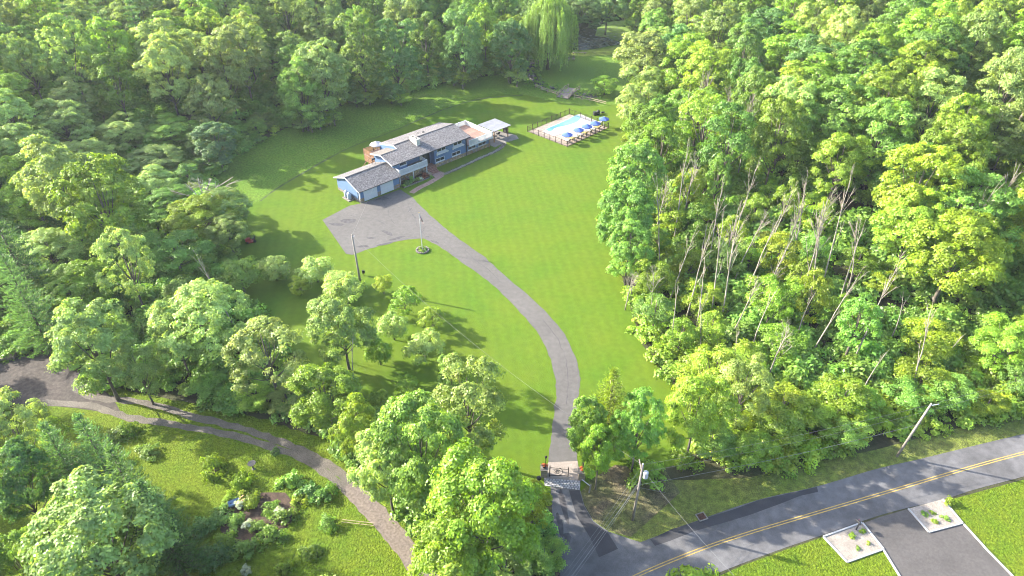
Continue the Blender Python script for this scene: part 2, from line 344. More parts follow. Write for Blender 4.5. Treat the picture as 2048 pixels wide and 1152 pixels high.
for i, (pl, lb) in enumerate([(BED1 + [BED1[0]], 'white granite edging round the gravel bed left of the dark side drive'),
          ([BED2[0], BED2[3], BED2[2], BED2[1]], 'white granite edging round the gravel bed right of the dark side drive'),
          (pix([(1767, 1101), (1800, 1155), (1868, 1256)]), 'white kerb line down the left side of the dark side drive'),
          (pix([(1927, 1049), (1975, 1102), (2022, 1150), (2118, 1256)]), 'white kerb line down the right side of the dark side drive')]):
    root_k = empty('granite_kerb', (pl[0][0], pl[0][1], 0.0), label=lb, cat='kerb', group='granite kerbs of the side drive')
    kerb('kerb', pl)
# ------------------------------------------------------------------ foliage
def leaf_mat(name, col, tr=0.48):
    m = bpy.data.materials.new(name); m.use_nodes = True; n = m.node_tree; n.nodes.clear()
    out = n.nodes.new('ShaderNodeOutputMaterial'); at = n.nodes.new('ShaderNodeAttribute'); at.attribute_name = 'lv'
    oi = n.nodes.new('ShaderNodeObjectInfo')
    hsv = n.nodes.new('ShaderNodeHueSaturation'); hsv.inputs['Color'].default_value = hexc(*col)
    mr = n.nodes.new('ShaderNodeMapRange'); mr.inputs[3].default_value = 0.488; mr.inputs[4].default_value = 0.518; n.links.new(oi.outputs['Random'], mr.inputs[0])
    ml = n.nodes.new('ShaderNodeMath'); ml.operation = 'MULTIPLY'; ml.inputs[1].default_value = 7.31; n.links.new(oi.outputs['Random'], ml.inputs[0])
    fr = n.nodes.new('ShaderNodeMath'); fr.operation = 'FRACT'; n.links.new(ml.outputs[0], fr.inputs[0])
    mv = n.nodes.new('ShaderNodeMapRange'); mv.inputs[3].default_value = 0.78; mv.inputs[4].default_value = 1.28; n.links.new(fr.outputs[0], mv.inputs[0])
    n.links.new(mr.outputs[0], hsv.inputs['Hue']); n.links.new(mv.outputs[0], hsv.inputs['Value'])
    mx = n.nodes.new('ShaderNodeMix'); mx.data_type = 'RGBA'; mx.blend_type = 'MULTIPLY'; mx.inputs[0].default_value = 1
    n.links.new(hsv.outputs[0], mx.inputs[6]); n.links.new(at.outputs['Color'], mx.inputs[7])
    d = n.nodes.new('ShaderNodeBsdfDiffuse'); t = n.nodes.new('ShaderNodeBsdfTranslucent'); g = n.nodes.new('ShaderNodeBsdfGlossy'); g.inputs['Roughness'].default_value = 0.45
    g.inputs['Color'].default_value = (0.9, 0.95, 0.85, 1)
    wm = n.nodes.new('ShaderNodeMix'); wm.data_type = 'RGBA'; wm.blend_type = 'MULTIPLY'; wm.inputs[0].default_value = 1; wm.inputs[7].default_value = (1.3, 1.3, 0.45, 1)
    n.links.new(mx.outputs[2], wm.inputs[6]); n.links.new(mx.outputs[2], d.inputs[0]); n.links.new(wm.outputs[2], t.inputs[0])
    a = n.nodes.new('ShaderNodeMixShader'); a.inputs[0].default_value = tr; n.links.new(d.outputs[0], a.inputs[1]); n.links.new(t.outputs[0], a.inputs[2])
    b = n.nodes.new('ShaderNodeMixShader'); b.inputs[0].default_value = 0.022; n.links.new(a.outputs[0], b.inputs[1]); n.links.new(g.outputs[0], b.inputs[2])
    n.links.new(b.outputs[0], out.inputs[0]); return m
TINT = {'dark': (0.115, 0.215, 0.055), 'mid': (0.145, 0.255, 0.042), 'bright': (0.175, 0.268, 0.026), 'yellow': (0.205, 0.280, 0.020),
        'pale': (0.240, 0.320, 0.090), 'olive': (0.195, 0.270, 0.062), 'blue': (0.075, 0.145, 0.060), 'brown': (0.14, 0.11, 0.06), 'red': (0.16, 0.035, 0.03), 'white': (0.45, 0.50, 0.47), 'orange': (0.42, 0.10, 0.04)}
LM = {k: leaf_mat('leaves_' + k, v) for k, v in TINT.items()}
m_bark = mat('tree_bark', (0.17, 0.145, 0.115), 0.95, [(3, 0.3)], (8, 0.6, 0.05))
m_dead = mat('bleached_deadwood', (0.44, 0.39, 0.31), 0.9, [(2, 0.25)])
def leaf_mesh(name, C, U, V, lv, tint='mid'):
    n = len(C); co = np.stack([C - U, C - V * 0.55 + U * 0.1, C + U, C + V * 0.55 + U * 0.1], 1).reshape(-1, 3)
    me = bpy.data.meshes.new(name); me.vertices.add(4 * n); me.vertices.foreach_set('co', co.astype(np.float32).ravel())
    me.loops.add(4 * n); me.loops.foreach_set('vertex_index', np.arange(4 * n, dtype=np.int32))
    me.polygons.add(n); me.polygons.foreach_set('loop_start', np.arange(0, 4 * n, 4, dtype=np.int32))
    me.update(calc_edges=True)
    at = me.attributes.new('lv', 'FLOAT_COLOR', 'POINT'); c = np.ones((n, 4, 4), np.float32); c[:, :, :3] = lv[:, None, :]
    at.data.foreach_set('color', c.ravel()); me.materials.append(LM[tint]); return me
def unit(a): return a / (np.linalg.norm(a, axis=-1, keepdims=True) + 1e-9)
def leaves_from_clumps(rg, CC, OUT, cr, nl, ls, flat=0.5, spread=0.8, up=0.55, droop=0.0):
    """CC clump centres, OUT outward dirs, cr radius per clump"""
    n = len(CC); k = n * nl; ci = np.repeat(np.arange(n), nl)
    off = unit(rg.normal(size=(k, 3))) * (rg.random((k, 1)) ** 0.45); off[:, 2] = np.abs(off[:, 2]) * flat * 1.1 - 0.15
    r2 = off[:, 0] ** 2 + off[:, 1] ** 2
    Cn = CC[ci] + off * cr[ci, None]; Cn[:, 2] -= r2 * cr[ci] * (0.35 + droop)
    N = unit(OUT[ci] * 0.5 + off * 0.7 + np.array([0, 0, up]) + rg.normal(size=(k, 3)) * spread * 0.6)
    A = unit(np.cross(N, rg.normal(size=(k, 3)))); B = np.cross(N, A); s = ls * rg.uniform(0.65, 1.35, (k, 1))
    cv = rg.uniform(0.80, 1.22, n)[ci]; lv = cv * rg.uniform(0.82, 1.18, k); yl = (rg.random(n) < 0.13)[ci] * rg.uniform(0.1, 0.5, k)
    L = np.stack([lv * (1 + 0.7 * yl), lv * (1 + 0.35 * yl), lv * (1 - 0.2 * yl)], 1)
    return Cn, A * s, B * s, L
def envelope(rg):
    ph = rg.uniform(0, 6.28, 6); am = rg.uniform(0.06, 0.16, 6)
    return lambda D: 1 + am[0] * np.sin(2 * np.arctan2(D[:, 1], D[:, 0]) + ph[0]) + am[1] * np.sin(3 * np.arctan2(D[:, 1], D[:, 0]) + ph[1]) + am[2] * np.sin(4 * D[:, 2] + ph[2]) + am[3] * np.sin(5 * np.arctan2(D[:, 1], D[:, 0]) + 3 * D[:, 2] + ph[3])
def limbs(mb, rg, ends, z0, hgt, r0, sides=6, frac=0.7, lean=(0, 0)):
    """trunk up to frac of hgt and a limb to each end"""
    top = Vector((lean[0], lean[1], hgt)); tr = [Vector((0, 0, -0.4)), Vector((0.0, 0.0, z0 * 0.5)), Vector((lean[0] * .3 + rg.normal() * .1, lean[1] * .3, z0)), Vector((lean[0] * .6, lean[1] * .6, (z0 + hgt) / 2)), top]
    mb.tube(tr, [r0 * 1.25, r0, r0 * 0.85, r0 * 0.5, r0 * 0.12], sides)
    for e in ends:
        e = Vector(e); t = min(0.9, max(0.15, (e.z - z0 * 0.6) / (hgt - z0 * 0.6) * 0.7)); b = Vector((0, 0, z0 * 0.8 + (hgt - z0) * t * 0.6))
        mid = (b + e) / 2 + Vector((0, 0, -0.3)); mb.tube([b, mid, e], [r0 * 0.42, r0 * 0.25, r0 * 0.06], 4)
def broadleaf(seed, Rr=5.0, z0=2.2, z1=16.0, nlobe=15, nclump=23, nl=84, ls=0.150, lobe=0.40, flat=0.5, cr=0.70, gap=0.0, name='crown', top=1.0):
    rg = np.random.default_rng(seed); env = envelope(rg); zc = z0 + (z1 - z0) * 0.50; b = (z1 - z0) / 2
    i = np.arange(nlobe) + 0.5; ct = 1 - 1.72 * i / nlobe; ph = i * 2.39996 + rg.uniform(0, 6)
    st = np.sqrt(np.clip(1 - ct ** 2, 0, 1)); D = np.stack([st * np.cos(ph), st * np.sin(ph), ct], 1) + rg.normal(size=(nlobe, 3)) * 0.12; D = unit(D)
    e = env(D)[:, None]; LC = D * np.array([Rr, Rr, b]) * e * rg.uniform(0.50, 0.70, (nlobe, 1)); LC[:, 2] += zc
    lr = Rr * lobe * rg.uniform(0.8, 1.2, nlobe)
    k = nlobe * nclump; li = np.repeat(np.arange(nlobe), nclump)
    d = unit(rg.normal(size=(k, 3)) + D[li] * 0.9 + np.array([0, 0, 0.45]))
    CC = LC[li] + d * (lr[li] * rg.uniform(0.72, 1.08, k))[:, None] * np.array([1, 1, 0.85])
    ok = rg.random(k) > gap; CC, d = CC[ok], d[ok]
    C, U, V, L = leaves_from_clumps(rg, CC, d, cr * rg.uniform(0.65, 1.3, len(CC)), nl, ls, flat)
    mb = MB(); limbs(mb, rg, [tuple(x) for x in LC], z0, z1 * 0.8, 0.24)
    return leaf_mesh(name, C, U, V, L), mb.mesh('trunk', m_bark, True)
def bush(seed, Rr=1.0, h=1.1, nclump=32, nl=46, ls=0.075, cr=0.34):
    rg = np.random.default_rng(seed); env = envelope(rg); d = unit(rg.normal(size=(nclump, 3)) + np.array([0, 0, 0.5])); d[:, 2] = np.abs(d[:, 2])
    CC = d * np.array([Rr, Rr, h]) * env(d)[:, None] * rg.uniform(0.5, 0.95, (nclump, 1))
    C, U, V, L = leaves_from_clumps(rg, CC, d, cr * rg.uniform(0.7, 1.3, nclump), nl, ls); C[:, 2] = np.maximum(C[:, 2], 0.03)
    mb = MB()
    for j in range(5): mb.tube([(0, 0, -0.1), tuple(CC[j] * 0.5), tuple(CC[j])], [0.04, 0.03, 0.01], 4)
    return leaf_mesh('foliage', C, U, V, L), mb.mesh('stems', m_bark)
def pine(seed, Rr=3.4, z1=16.0, z0=2.0, whorls=17, ls=0.26, tint='blue', soft=1.0):
    rg = np.random.default_rng(seed); CC = []; OU = []; mb = MB(); mb.tube([(0, 0, -0.4), (0.1, 0, z1 * 0.5), (0, 0.05, z1)], [0.26, 0.15, 0.03], 6)
    for i in range(whorls):
        t = i / (whorls - 1); z = z0 + (z1 - z0) * t; r = Rr * (1 - t ** 1.5) * rg.uniform(0.85, 1.15) + 0.25; nb = 6 + int(3 * (1 - t)); p0 = rg.uniform(0, 6.28)
        for j in range(nb):
            a = p0 + 6.283 * j / nb + rg.normal() * 0.12; rr = r * rg.uniform(0.75, 1.15); rise = rr * rg.uniform(0.05, 0.28)
            mb.tube([(0, 0, z), (rr * math.cos(a), rr * math.sin(a), z + rise)], [0.06 * (1 - t) + 0.02, 0.012], 3)
            ns = max(2, int(rr / 0.45))
            for q in range(ns):
                f = (q + 0.7) / ns; CC.append((rr * f * math.cos(a), rr * f * math.sin(a), z + rise * f)); OU.append((math.cos(a), math.sin(a), 0.4))
    CC = np.array(CC); OU = np.array(OU); nl = 17; n = len(CC); ci = np.repeat(np.arange(n), nl); k = n * nl
    C = CC[ci] + rg.normal(size=(k, 3)) * np.array([0.24, 0.24, 0.12]) * soft; U = unit(OU[ci] * 0.9 + rg.normal(size=(k, 3)) * 0.5 + np.array([0, 0, 0.35])) * ls * rg.uniform(0.7, 1.3, (k, 1))
    V = unit(np.cross(U, rg.normal(size=(k, 3)))) * ls * 0.34; lv = (rg.uniform(0.75, 1.25, n)[ci] * rg.uniform(0.8, 1.2, k))[:, None] * np.ones((1, 3))
    return leaf_mesh('crown', C, U, V, lv, tint), mb.mesh('trunk', m_bark, True)
def willow(seed, Rr=6.0, z1=17.0):
    rg = np.random.default_rng(seed); Cs = []; Ls = []; mb = MB(); limb_ends = []
    ns = 520
    for i in range(ns):
        a = rg.uniform(0, 6.283); q = rg.random() ** 0.5; lobe = 1 + 0.14 * math.sin(4 * a + 1) + 0.1 * math.sin(7 * a); r = Rr * q * lobe
        ztop = z1 * (1 - 0.34 * q ** 2) * rg.uniform(0.93, 1.03); length = (ztop - 1.2) * rg.uniform(0.45, 0.98) if q > 0.62 else rg.uniform(1.5, 4.0)
        m = int(length / 0.13); s = np.arange(m) * 0.13; br = rg.uniform(0.75, 1.3)
        x = (r + 0.35 * np.minimum(s, 3) * 0.3) * math.cos(a) + 0.12 * np.sin(s * 1.3 + a); y = (r + 0.1 * np.minimum(s, 3)) * math.sin(a) + 0.12 * np.cos(s * 1.1 + a)
        Cs.append(np.stack([x, y, ztop - s], 1)); Ls.append(np.full(m, br))
        if i % 24 == 0: limb_ends.append((r * 0.9 * math.cos(a), r * 0.9 * math.sin(a), ztop - 0.5))
    C = np.concatenate(Cs); b = np.concatenate(Ls); k = len(C); C = np.repeat(C, 2, 0); b = np.repeat(b, 2); k *= 2
    C += rg.normal(size=(k, 3)) * 0.1; U = unit(np.array([0, 0, -1.0]) + rg.normal(size=(k, 3)) * 0.45) * 0.24 * rg.uniform(0.7, 1.3, (k, 1))
    out = unit(C * np.array([1, 1, 0])); V = unit(np.cross(U, out + rg.normal(size=(k, 3)) * 0.4)) * 0.11
    limbs(mb, rg, limb_ends, 3.5, z1 * 0.8, 0.4)
    return leaf_mesh('crown', C, U, V, (b * rg.uniform(0.85, 1.15, k))[:, None] * np.ones((1, 3)), 'olive'), mb.mesh('trunk', m_bark, True)
def dead(seed, h=15.0, nb=13, spread=0.24, tw=3):
    rg = np.random.default_rng(seed); mb = MB()
    def grow(p, d, L, r, lev):
        pts = [p]; cur = Vector(p); dd = Vector(d).normalized(); n = 4 if lev else 7
        for i in range(n):
            dd = (dd + Vector(rg.normal(size=3)) * (0.05 if lev == 0 else 0.10)).normalized(); cur = cur + dd * (L / n); pts.append(cur.copy())
        mb.tube(pts, [r * (1 - 0.85 * i / n) + 0.010 for i in range(n + 1)], 5 if lev == 0 else 3)
        if lev < tw - 1:
            k = nb if lev == 0 else 4
            for j in range(k):
                t = (0.42 + 0.55 * rg.random()) if lev == 0 else rg.uniform(0.35, 0.95); q = t * n; i0 = min(int(q), n - 1); b = Vector(pts[i0]).lerp(Vector(pts[i0 + 1]), q - i0)
                a = rg.uniform(0, 6.283); sp = spread * rg.uniform(1.2, 3.2); nd = (dd * 1.0 + Vector((math.cos(a) * sp, math.sin(a) * sp, 0.15))).normalized()
                grow(b, nd, L * (1 - t * 0.6) * (0.42 if lev == 0 else 0.5) * rg.uniform(0.6, 1.2), r * (1 - 0.8 * t) * 0.55, lev + 1)
    grow(Vector((0, 0, -0.3)), Vector((rg.normal() * 0.03, rg.normal() * 0.03, 1)), h, 0.14, 0)
    return None, mb.mesh('trunk', m_dead, True)
PR = {}
PR['oak'] = [broadleaf(11), broadleaf(12, lobe=0.44, z0=2.5), broadleaf(13, nlobe=15, lobe=0.36, z0=1.5)]
PR['maple'] = [broadleaf(21, nlobe=17, lobe=0.34, nclump=20, flat=0.30, cr=0.8, gap=0.12, z0=1.5), broadleaf(22, nlobe=19, lobe=0.30, nclump=18, flat=0.32, cr=0.8, gap=0.1, z0=3)]
PR['ash'] = [broadleaf(31, nlobe=14, lobe=0.32, nclump=23, nl=72, gap=0.28, z0=2.5, cr=0.75), broadleaf(32, nlobe=12, lobe=0.34, nclump=22, nl=72, gap=0.25, z0=3, ls=0.14, cr=0.7)]
PR['edge'] = [broadleaf(45, z0=0.2, nlobe=17), broadleaf(46, z0=0.2, nlobe=18, lobe=0.36, flat=0.4)]
PR['slim'] = [broadleaf(41, Rr=5, z0=3, z1=16, nlobe=16, lobe=0.38, nclump=19, nl=74, ls=0.155, gap=0.1)]
PR['pine'] = [pine(51), pine(52, Rr=3.8, z0=1.5, whorls=15)]
PR['willow'] = [willow(61)]
PR['fruit'] = [broadleaf(71, Rr=5, z0=1.4, z1=9, nlobe=13, lobe=0.40, nclump=11, nl=60, ls=0.22, gap=0.05, cr=1.1), broadleaf(72, Rr=5, z0=1.8, z1=10, nlobe=11, lobe=0.40, nclump=11, nl=60, ls=0.22, gap=0.12, cr=1.1)]
PR['young'] = [broadleaf(81, Rr=3, z0=0.8, z1=8, nlobe=10, lobe=0.38, nclump=14, nl=60, ls=0.125, gap=0.1, cr=0.65), broadleaf(82, Rr=3, z0=1.2, z1=9, nlobe=12, lobe=0.32, nclump=12, nl=60, ls=0.13, gap=0.2, cr=0.65, flat=0.3)]
PR['dead'] = [dead(91, spread=0.11), dead(92, nb=8, spread=0.09), dead(93, nb=16, spread=0.26), dead(94, nb=4, tw=2, spread=0.1), dead(95, nb=11, spread=0.13)]
PR['bush'] = [bush(101), bush(102, h=0.8), bush(103, nclump=24, ls=0.085)]
DIM = {'oak': (5, 16), 'maple': (5, 16), 'ash': (5, 16), 'slim': (5, 16), 'edge': (5, 16), 'pine': (3.4, 16), 'willow': (6, 17), 'fruit': (5, 10), 'young': (3, 8.5), 'dead': (3, 15), 'bush': (1, 1.1)}
NAMES = {'oak': 'oak_tree', 'maple': 'maple_tree', 'ash': 'ash_tree', 'slim': 'slender_tree', 'edge': 'leafy_tree', 'pine': 'pine_tree', 'willow': 'willow_tree', 'fruit': 'fruit_tree', 'young': 'young_tree', 'dead': 'dead_tree', 'bush': 'bush'}
HERO = []
def tree(kind, x, y, r, h, tint, label, group=None, var=None, rz=None, lean=0.0, z=None, cat=None, tilt=None):
    pr = PR[kind]; v = rnd.randrange(len(pr)) if var is None else var; cm, tm = pr[v]; d = DIM[kind]
    z = hill(x, y) if z is None else z
    root = empty(NAMES[kind], (x, y, z), rz if rz is not None else rnd.uniform(0, 6.28), label=label, cat=cat or ('shrub' if kind == 'bush' else 'tree'), group=group)
    root.scale = (r / d[0], r / d[0], h / d[1])
    if tilt: root.rotation_euler = (tilt[0], tilt[1], root.rotation_euler[2])
    if cm:
        c = obj('foliage' if kind == 'bush' else 'crown', cm, root); c.material_slots[0].link = 'OBJECT'; c.material_slots[0].material = LM[tint]
    obj('stems' if kind == 'bush' else 'trunk', tm, root)
    return root
def hero(kind, px, py, rpx, h, tint, label, zf=0.6, group=None, var=None, base=None):
    """(px, py) = middle of the crown in the photograph, rpx its half width"""
    z0 = 0.0; x, y = P(px, py, h * zf)
    for _ in range(3): z0 = hill(x, y); x, y = P(px, py, z0 + h * zf)
    r = rpx * mpp(px, py, z0 + h * zf) * (1.10 if kind == 'fruit' else 0.93); HERO.append((x, y, r)); return tree(kind, x, y, r, h, tint, label, group, var)
# --- single trees the photograph lets one pick out
HT = [
 ('maple', 965, 1015, 124, 19, 'bright', 'tall bright lime-green maple left of the entrance gate, crown reaching the bottom edge'),
 ('young', 1065, 1010, 42, 9, 'yellow', 'small maple with yellowing leaves leaning over the driveway mouth'),
 ('maple', 905, 1095, 100, 15, 'bright', 'lime-green maple at the bottom edge beside the dirt lane end'),
 ('oak', 840, 890, 100, 18, 'mid', 'large rounded mid-green tree standing where the dirt lane narrows'),
 ('oak', 770, 925, 70, 14, 'pale', 'pale green tree hanging over the dirt lane bend'),
 ('ash', 935, 800, 92, 16, 'olive', 'grey-green tree at the lower end of the orchard lawn, casting shadow to the driveway'),
 ('ash', 900, 742, 30, 9, 'olive', 'narrow grey-green treetop behind the big grey-green tree by the orchard'),
 ('oak', 680, 640, 74, 14, 'olive', 'big dense green tree with pale trunk at the orchard edge'),
 ('maple', 650, 790, 78, 12, 'bright', 'bright lime-green spreading tree between orchard and gravel lane'),
 ('maple', 715, 855, 52, 12, 'bright', 'lower bright green tree right beside the pale trunk above the lane'),
 ('ash', 530, 700, 86, 14, 'pale', 'open yellow-green tree with bunched leaves above the gravel lane'),
 ('oak', 400, 640, 92, 14, 'pale', 'wide pale green tree west of the orchard with a bare stem beside it'),
 ('maple', 345, 660, 55, 13, 'pale', 'tall pale tree crowding the left side of the wide pale green one'),
 ('maple', 180, 680, 90, 16, 'pale', 'spreading light green maple hanging over the dirt clearing'),
 ('ash', 275, 735, 50, 10, 'olive', 'dull olive small tree beside the clearing maple'),
 ('oak', 190, 1080, 145, 17, 'pale', 'very large pale green rounded tree at the bottom left'),
 ('pine', 130, 925, 60, 13, 'blue', 'blue-green pine above the very large pale tree'),
 ('pine', 200, 915, 60, 14, 'blue', 'blue-green pine with light tips beside the lower lawn'),
 ('pine', 265, 990, 62, 15, 'blue', 'dark pine between the lower lawn and the very large pale tree'),
 ('pine', 320, 1050, 60, 14, 'blue', 'dark low pine whose shadow falls on the shrub bed lawn'),
 ('ash', 20, 850, 70, 14, 'pale', 'tree at the left edge with bare grey limbs beside the clearing'),
 ('oak', 30, 960, 70, 14, 'dark', 'dark green tree at the left edge below the bare-limbed one'),
 ('oak', 40, 1130, 65, 12, 'mid', 'green tree in the bottom left corner'),
 ('young', 95, 860, 34, 5, 'bright', 'low bright bush-like tree at the west end of the lower lawn'),
 ('pine', 1220, 815, 58, 13, 'bright', 'feathery light green larch-like tree right of the driveway bend'),
 ('oak', 1175, 850, 44, 13, 'mid', 'green tree overhanging the driveway just above the gate'),
 ('maple', 1200, 895, 44, 11, 'bright', 'low spreading green tree next to the right gate pillar'),
 ('oak', 1278, 848, 50, 13, 'mid', 'round green tree with pale leaning trunk behind the transformer pole'),
 ('maple', 1395, 815, 70, 14, 'bright', 'bright green maple at the lawn corner above the roadside thicket'),
 ('ash', 1490, 770, 62, 13, 'olive', 'grey-green tree standing right of the lawn corner maple'),
 ('willow', 1098, 50, 56, 19, 'olive', 'weeping willow with trailing pale fronds beside the pond'),
 ('oak', 640, 130, 62, 22, 'pale', 'tall pale green tree at the wood edge above the meadow, far left of the house'),
 ('maple', 720, 95, 52, 22, 'mid', 'tall mid-green tree second along the meadow edge'),
 ('oak', 790, 100, 55, 20, 'dark', 'dark green tree at the meadow edge straight above the chimney'),
 ('ash', 850, 75, 40, 19, 'mid', 'green tree right of the dark one along the meadow edge'),
 ('oak', 925, 75, 46, 20, 'dark', 'deep green tree at the meadow edge above the roof deck'),
 ('slim', 970, 55, 34, 19, 'bright', 'slender tree with sunlit yellow-green top above the roof deck'),
 ('oak', 1020, 75, 46, 19, 'dark', 'deep green tree just left of the weeping willow'),
 ('oak', 1160, 20, 48, 15, 'dark', 'dark tree leaning over the far end of the pond'),
 ('oak', 1215, 12, 40, 14, 'dark', 'dark shaded tree on the far bank of the pond'),
 ('oak', 1290, 100, 62, 19, 'pale', 'pale sunlit tree on the right bank between pond and pool'),
 ('oak', 1280, 190, 50, 16, 'pale', 'pale green tree beside the split rail fence end'),
 ('maple', 1300, 250, 55, 17, 'bright', 'bright green tree right of the blue umbrellas'),
 ('oak', 1275, 330, 62, 18, 'mid', 'round green tree at the lawn edge right below the pool'),
 ('oak', 1255, 410, 66, 18, 'mid', 'big round tree bulging onto the long lawn, right of the mown stripes'),
 ('maple', 1260, 480, 48, 13, 'mid', 'green tree at the foot of the big round one on the lawn edge'),
 ('young', 1210, 165, 30, 5, 'bright', 'bright shrubby young tree beside the wooden footbridge'),
 ('oak', 600, 170, 50, 17, 'mid', 'lower green tree at the near corner of the meadow wood'),
 ('oak', 430, 280, 48, 11, 'blue', 'blue-green round tree at the narrow west end of the meadow'),
 ('oak', 400, 430, 70, 9, 'yellow', 'low yellow-tinged spreading tree by the bleached bare branches'),
 ('oak', 450, 410, 48, 9, 'pale', 'pale low crown at the lawn edge above the red mower'),
 ('oak', 455, 460, 45, 8, 'olive', 'olive low tree hanging over the red mower'),
 ('fruit', 478, 545, 36, 6, 'mid', 'small dark green tree at the west edge of the orchard lawn'),
 ('slim', 200, 400, 90, 20, 'bright', 'tall yellow-green maple deep in the west wood'),
 ('maple', 110, 360, 80, 20, 'pale', 'pale tall tree at the left, above the yellow-green maple'),
 ('ash', 250, 520, 60, 17, 'pale', 'pale grey-green tree below the tall yellow-green maple'),
 ('pine', 25, 510, 60, 18, 'blue', 'dark pine at the left edge of the west wood'),
 ('pine', 45, 590, 52, 16, 'blue', 'dark blue-green pine above the dirt clearing'),
]
for kd, px, py, rp, h, tn, lb in HT: hero('edge' if (kd in ('oak', 'maple') and ((580 < px < 1030 and py < 180) or (1240 < px < 1310 and py < 500))) else kd, px, py, rp, h, tn, lb)
# orchard
FT = [(548, 533, 30, 4.2, 'pale', 'round grey-green fruit tree, leftmost of the orchard'), (630, 535, 32, 4.4, 'pale', 'broad fruit tree left of the bare pole in the orchard'),
 (598, 570, 19, 3.0, 'yellow', 'little yellow-green fruit tree between two larger ones'), (680, 567, 36, 4.2, 'pale', 'wide low fruit tree just left of the pole foot'),
 (765, 565, 18, 3.4, 'yellow', 'small light green fruit tree right of the bare pole'), (808, 598, 27, 4.4, 'bright', 'upright feathery fruit tree second from the pole'),
 (865, 636, 25, 4.0, 'bright', 'fruit tree nearest the driveway curve'), (785, 648, 29, 4.6, 'pale', 'fruit tree in the middle of the orchard, below the feathery one'),
 (848, 688, 33, 4.6, 'pale', 'bushy grey-green fruit tree nearest the big grey-green tree'), (757, 700, 26, 4.2, 'bright', 'fruit tree close to the dense green tree with pale trunk'),
 (810, 770, 22, 2.6, 'bright', 'low shrubby fruit tree in the shade at the orchard bottom'), (760, 800, 24, 3.0, 'bright', 'shaded low fruit tree beside the lime-green spreading tree')]
for px, py, rp, h, tn, lb in FT: hero('fruit', px, py, rp, h, tn, lb, group='orchard trees on the lawn')
# forest fill
OPENW = OPEN
def classify(x, y):
    d = y * _c + H * _s; v = (H * _c - y * _s) / d; return 1024 + F * x / d, 576 + F * v
rf = np.random.default_rng(7)
SNAG = pix([(1255, 500), (1300, 430), (1400, 400), (1560, 440), (1690, 520), (1760, 620), (1700, 760), (1560, 800), (1400, 790), (1290, 700)])
pts = []
def scatter(n, sp, test, keep):
    cnt = 0
    X = rf.uniform(-235, 235, n); Y = rf.uniform(20, 300, n)
    lim = (Y * _c + H * _s) * (1024 / F) + 22; ok = (np.abs(X) < lim); X, Y = X[ok], Y[ok]
    D = open_d(X, Y); S = dist(SNAG, X, Y); out = []
    for x, y, d, s in zip(X, Y, D, S):
        spc = sp(y)
        if not test(x, y, d, s): continue
        if x > 4 and classify(x, y)[1] > 1075: continue
        if any((x - q[0]) ** 2 + (y - q[1]) ** 2 < (q[2]) ** 2 for q in HERO_X): continue
        if any((x - q[0]) ** 2 + (y - q[1]) ** 2 < spc * spc for q in keep): continue
        keep.append((x, y)); out.append((x, y, d, s))
    return out
HERO_X = [(a, b, r * 0.95 + 1.8) for a, b, r in HERO]
CW = {'dark': 'dark green', 'mid': 'mid green', 'bright': 'bright green', 'yellow': 'yellow-green', 'pale': 'pale green', 'olive': 'olive green', 'blue': 'blue-green', 'brown': 'brownish'}
KW = {'oak': 'rounded tree', 'maple': 'layered maple', 'ash': 'open-crowned tree', 'slim': 'slender tree', 'edge': 'leafy tree', 'pine': 'pine', 'young': 'young tree', 'dead': 'bare dead tree', 'bush': 'bush'}
def zone(x, y):
    px, py = classify(x, y)
    if px < 1100 and py > 560: return 'the gravel lane wood' if py > 720 else 'the orchard-side wood'
    if px < 440: return 'the upper left wood' if py < 250 else 'the clearing-side wood'
    if px < 820: return 'the meadow hill wood' if py < 120 else 'the meadow edge wood'
    if px < 1270: return 'the pond wood'
    if py < 100: return 'the far right wood'
    if py < 330: return 'the pool-side wood' if px < 1600 else 'the upper right wood'
    if py < 620: return 'the long lawn wood' if px < 1650 else 'the right edge wood'
    return 'the roadside thicket' if px < 1600 else 'the roadside right wood'
keep = []
far = []
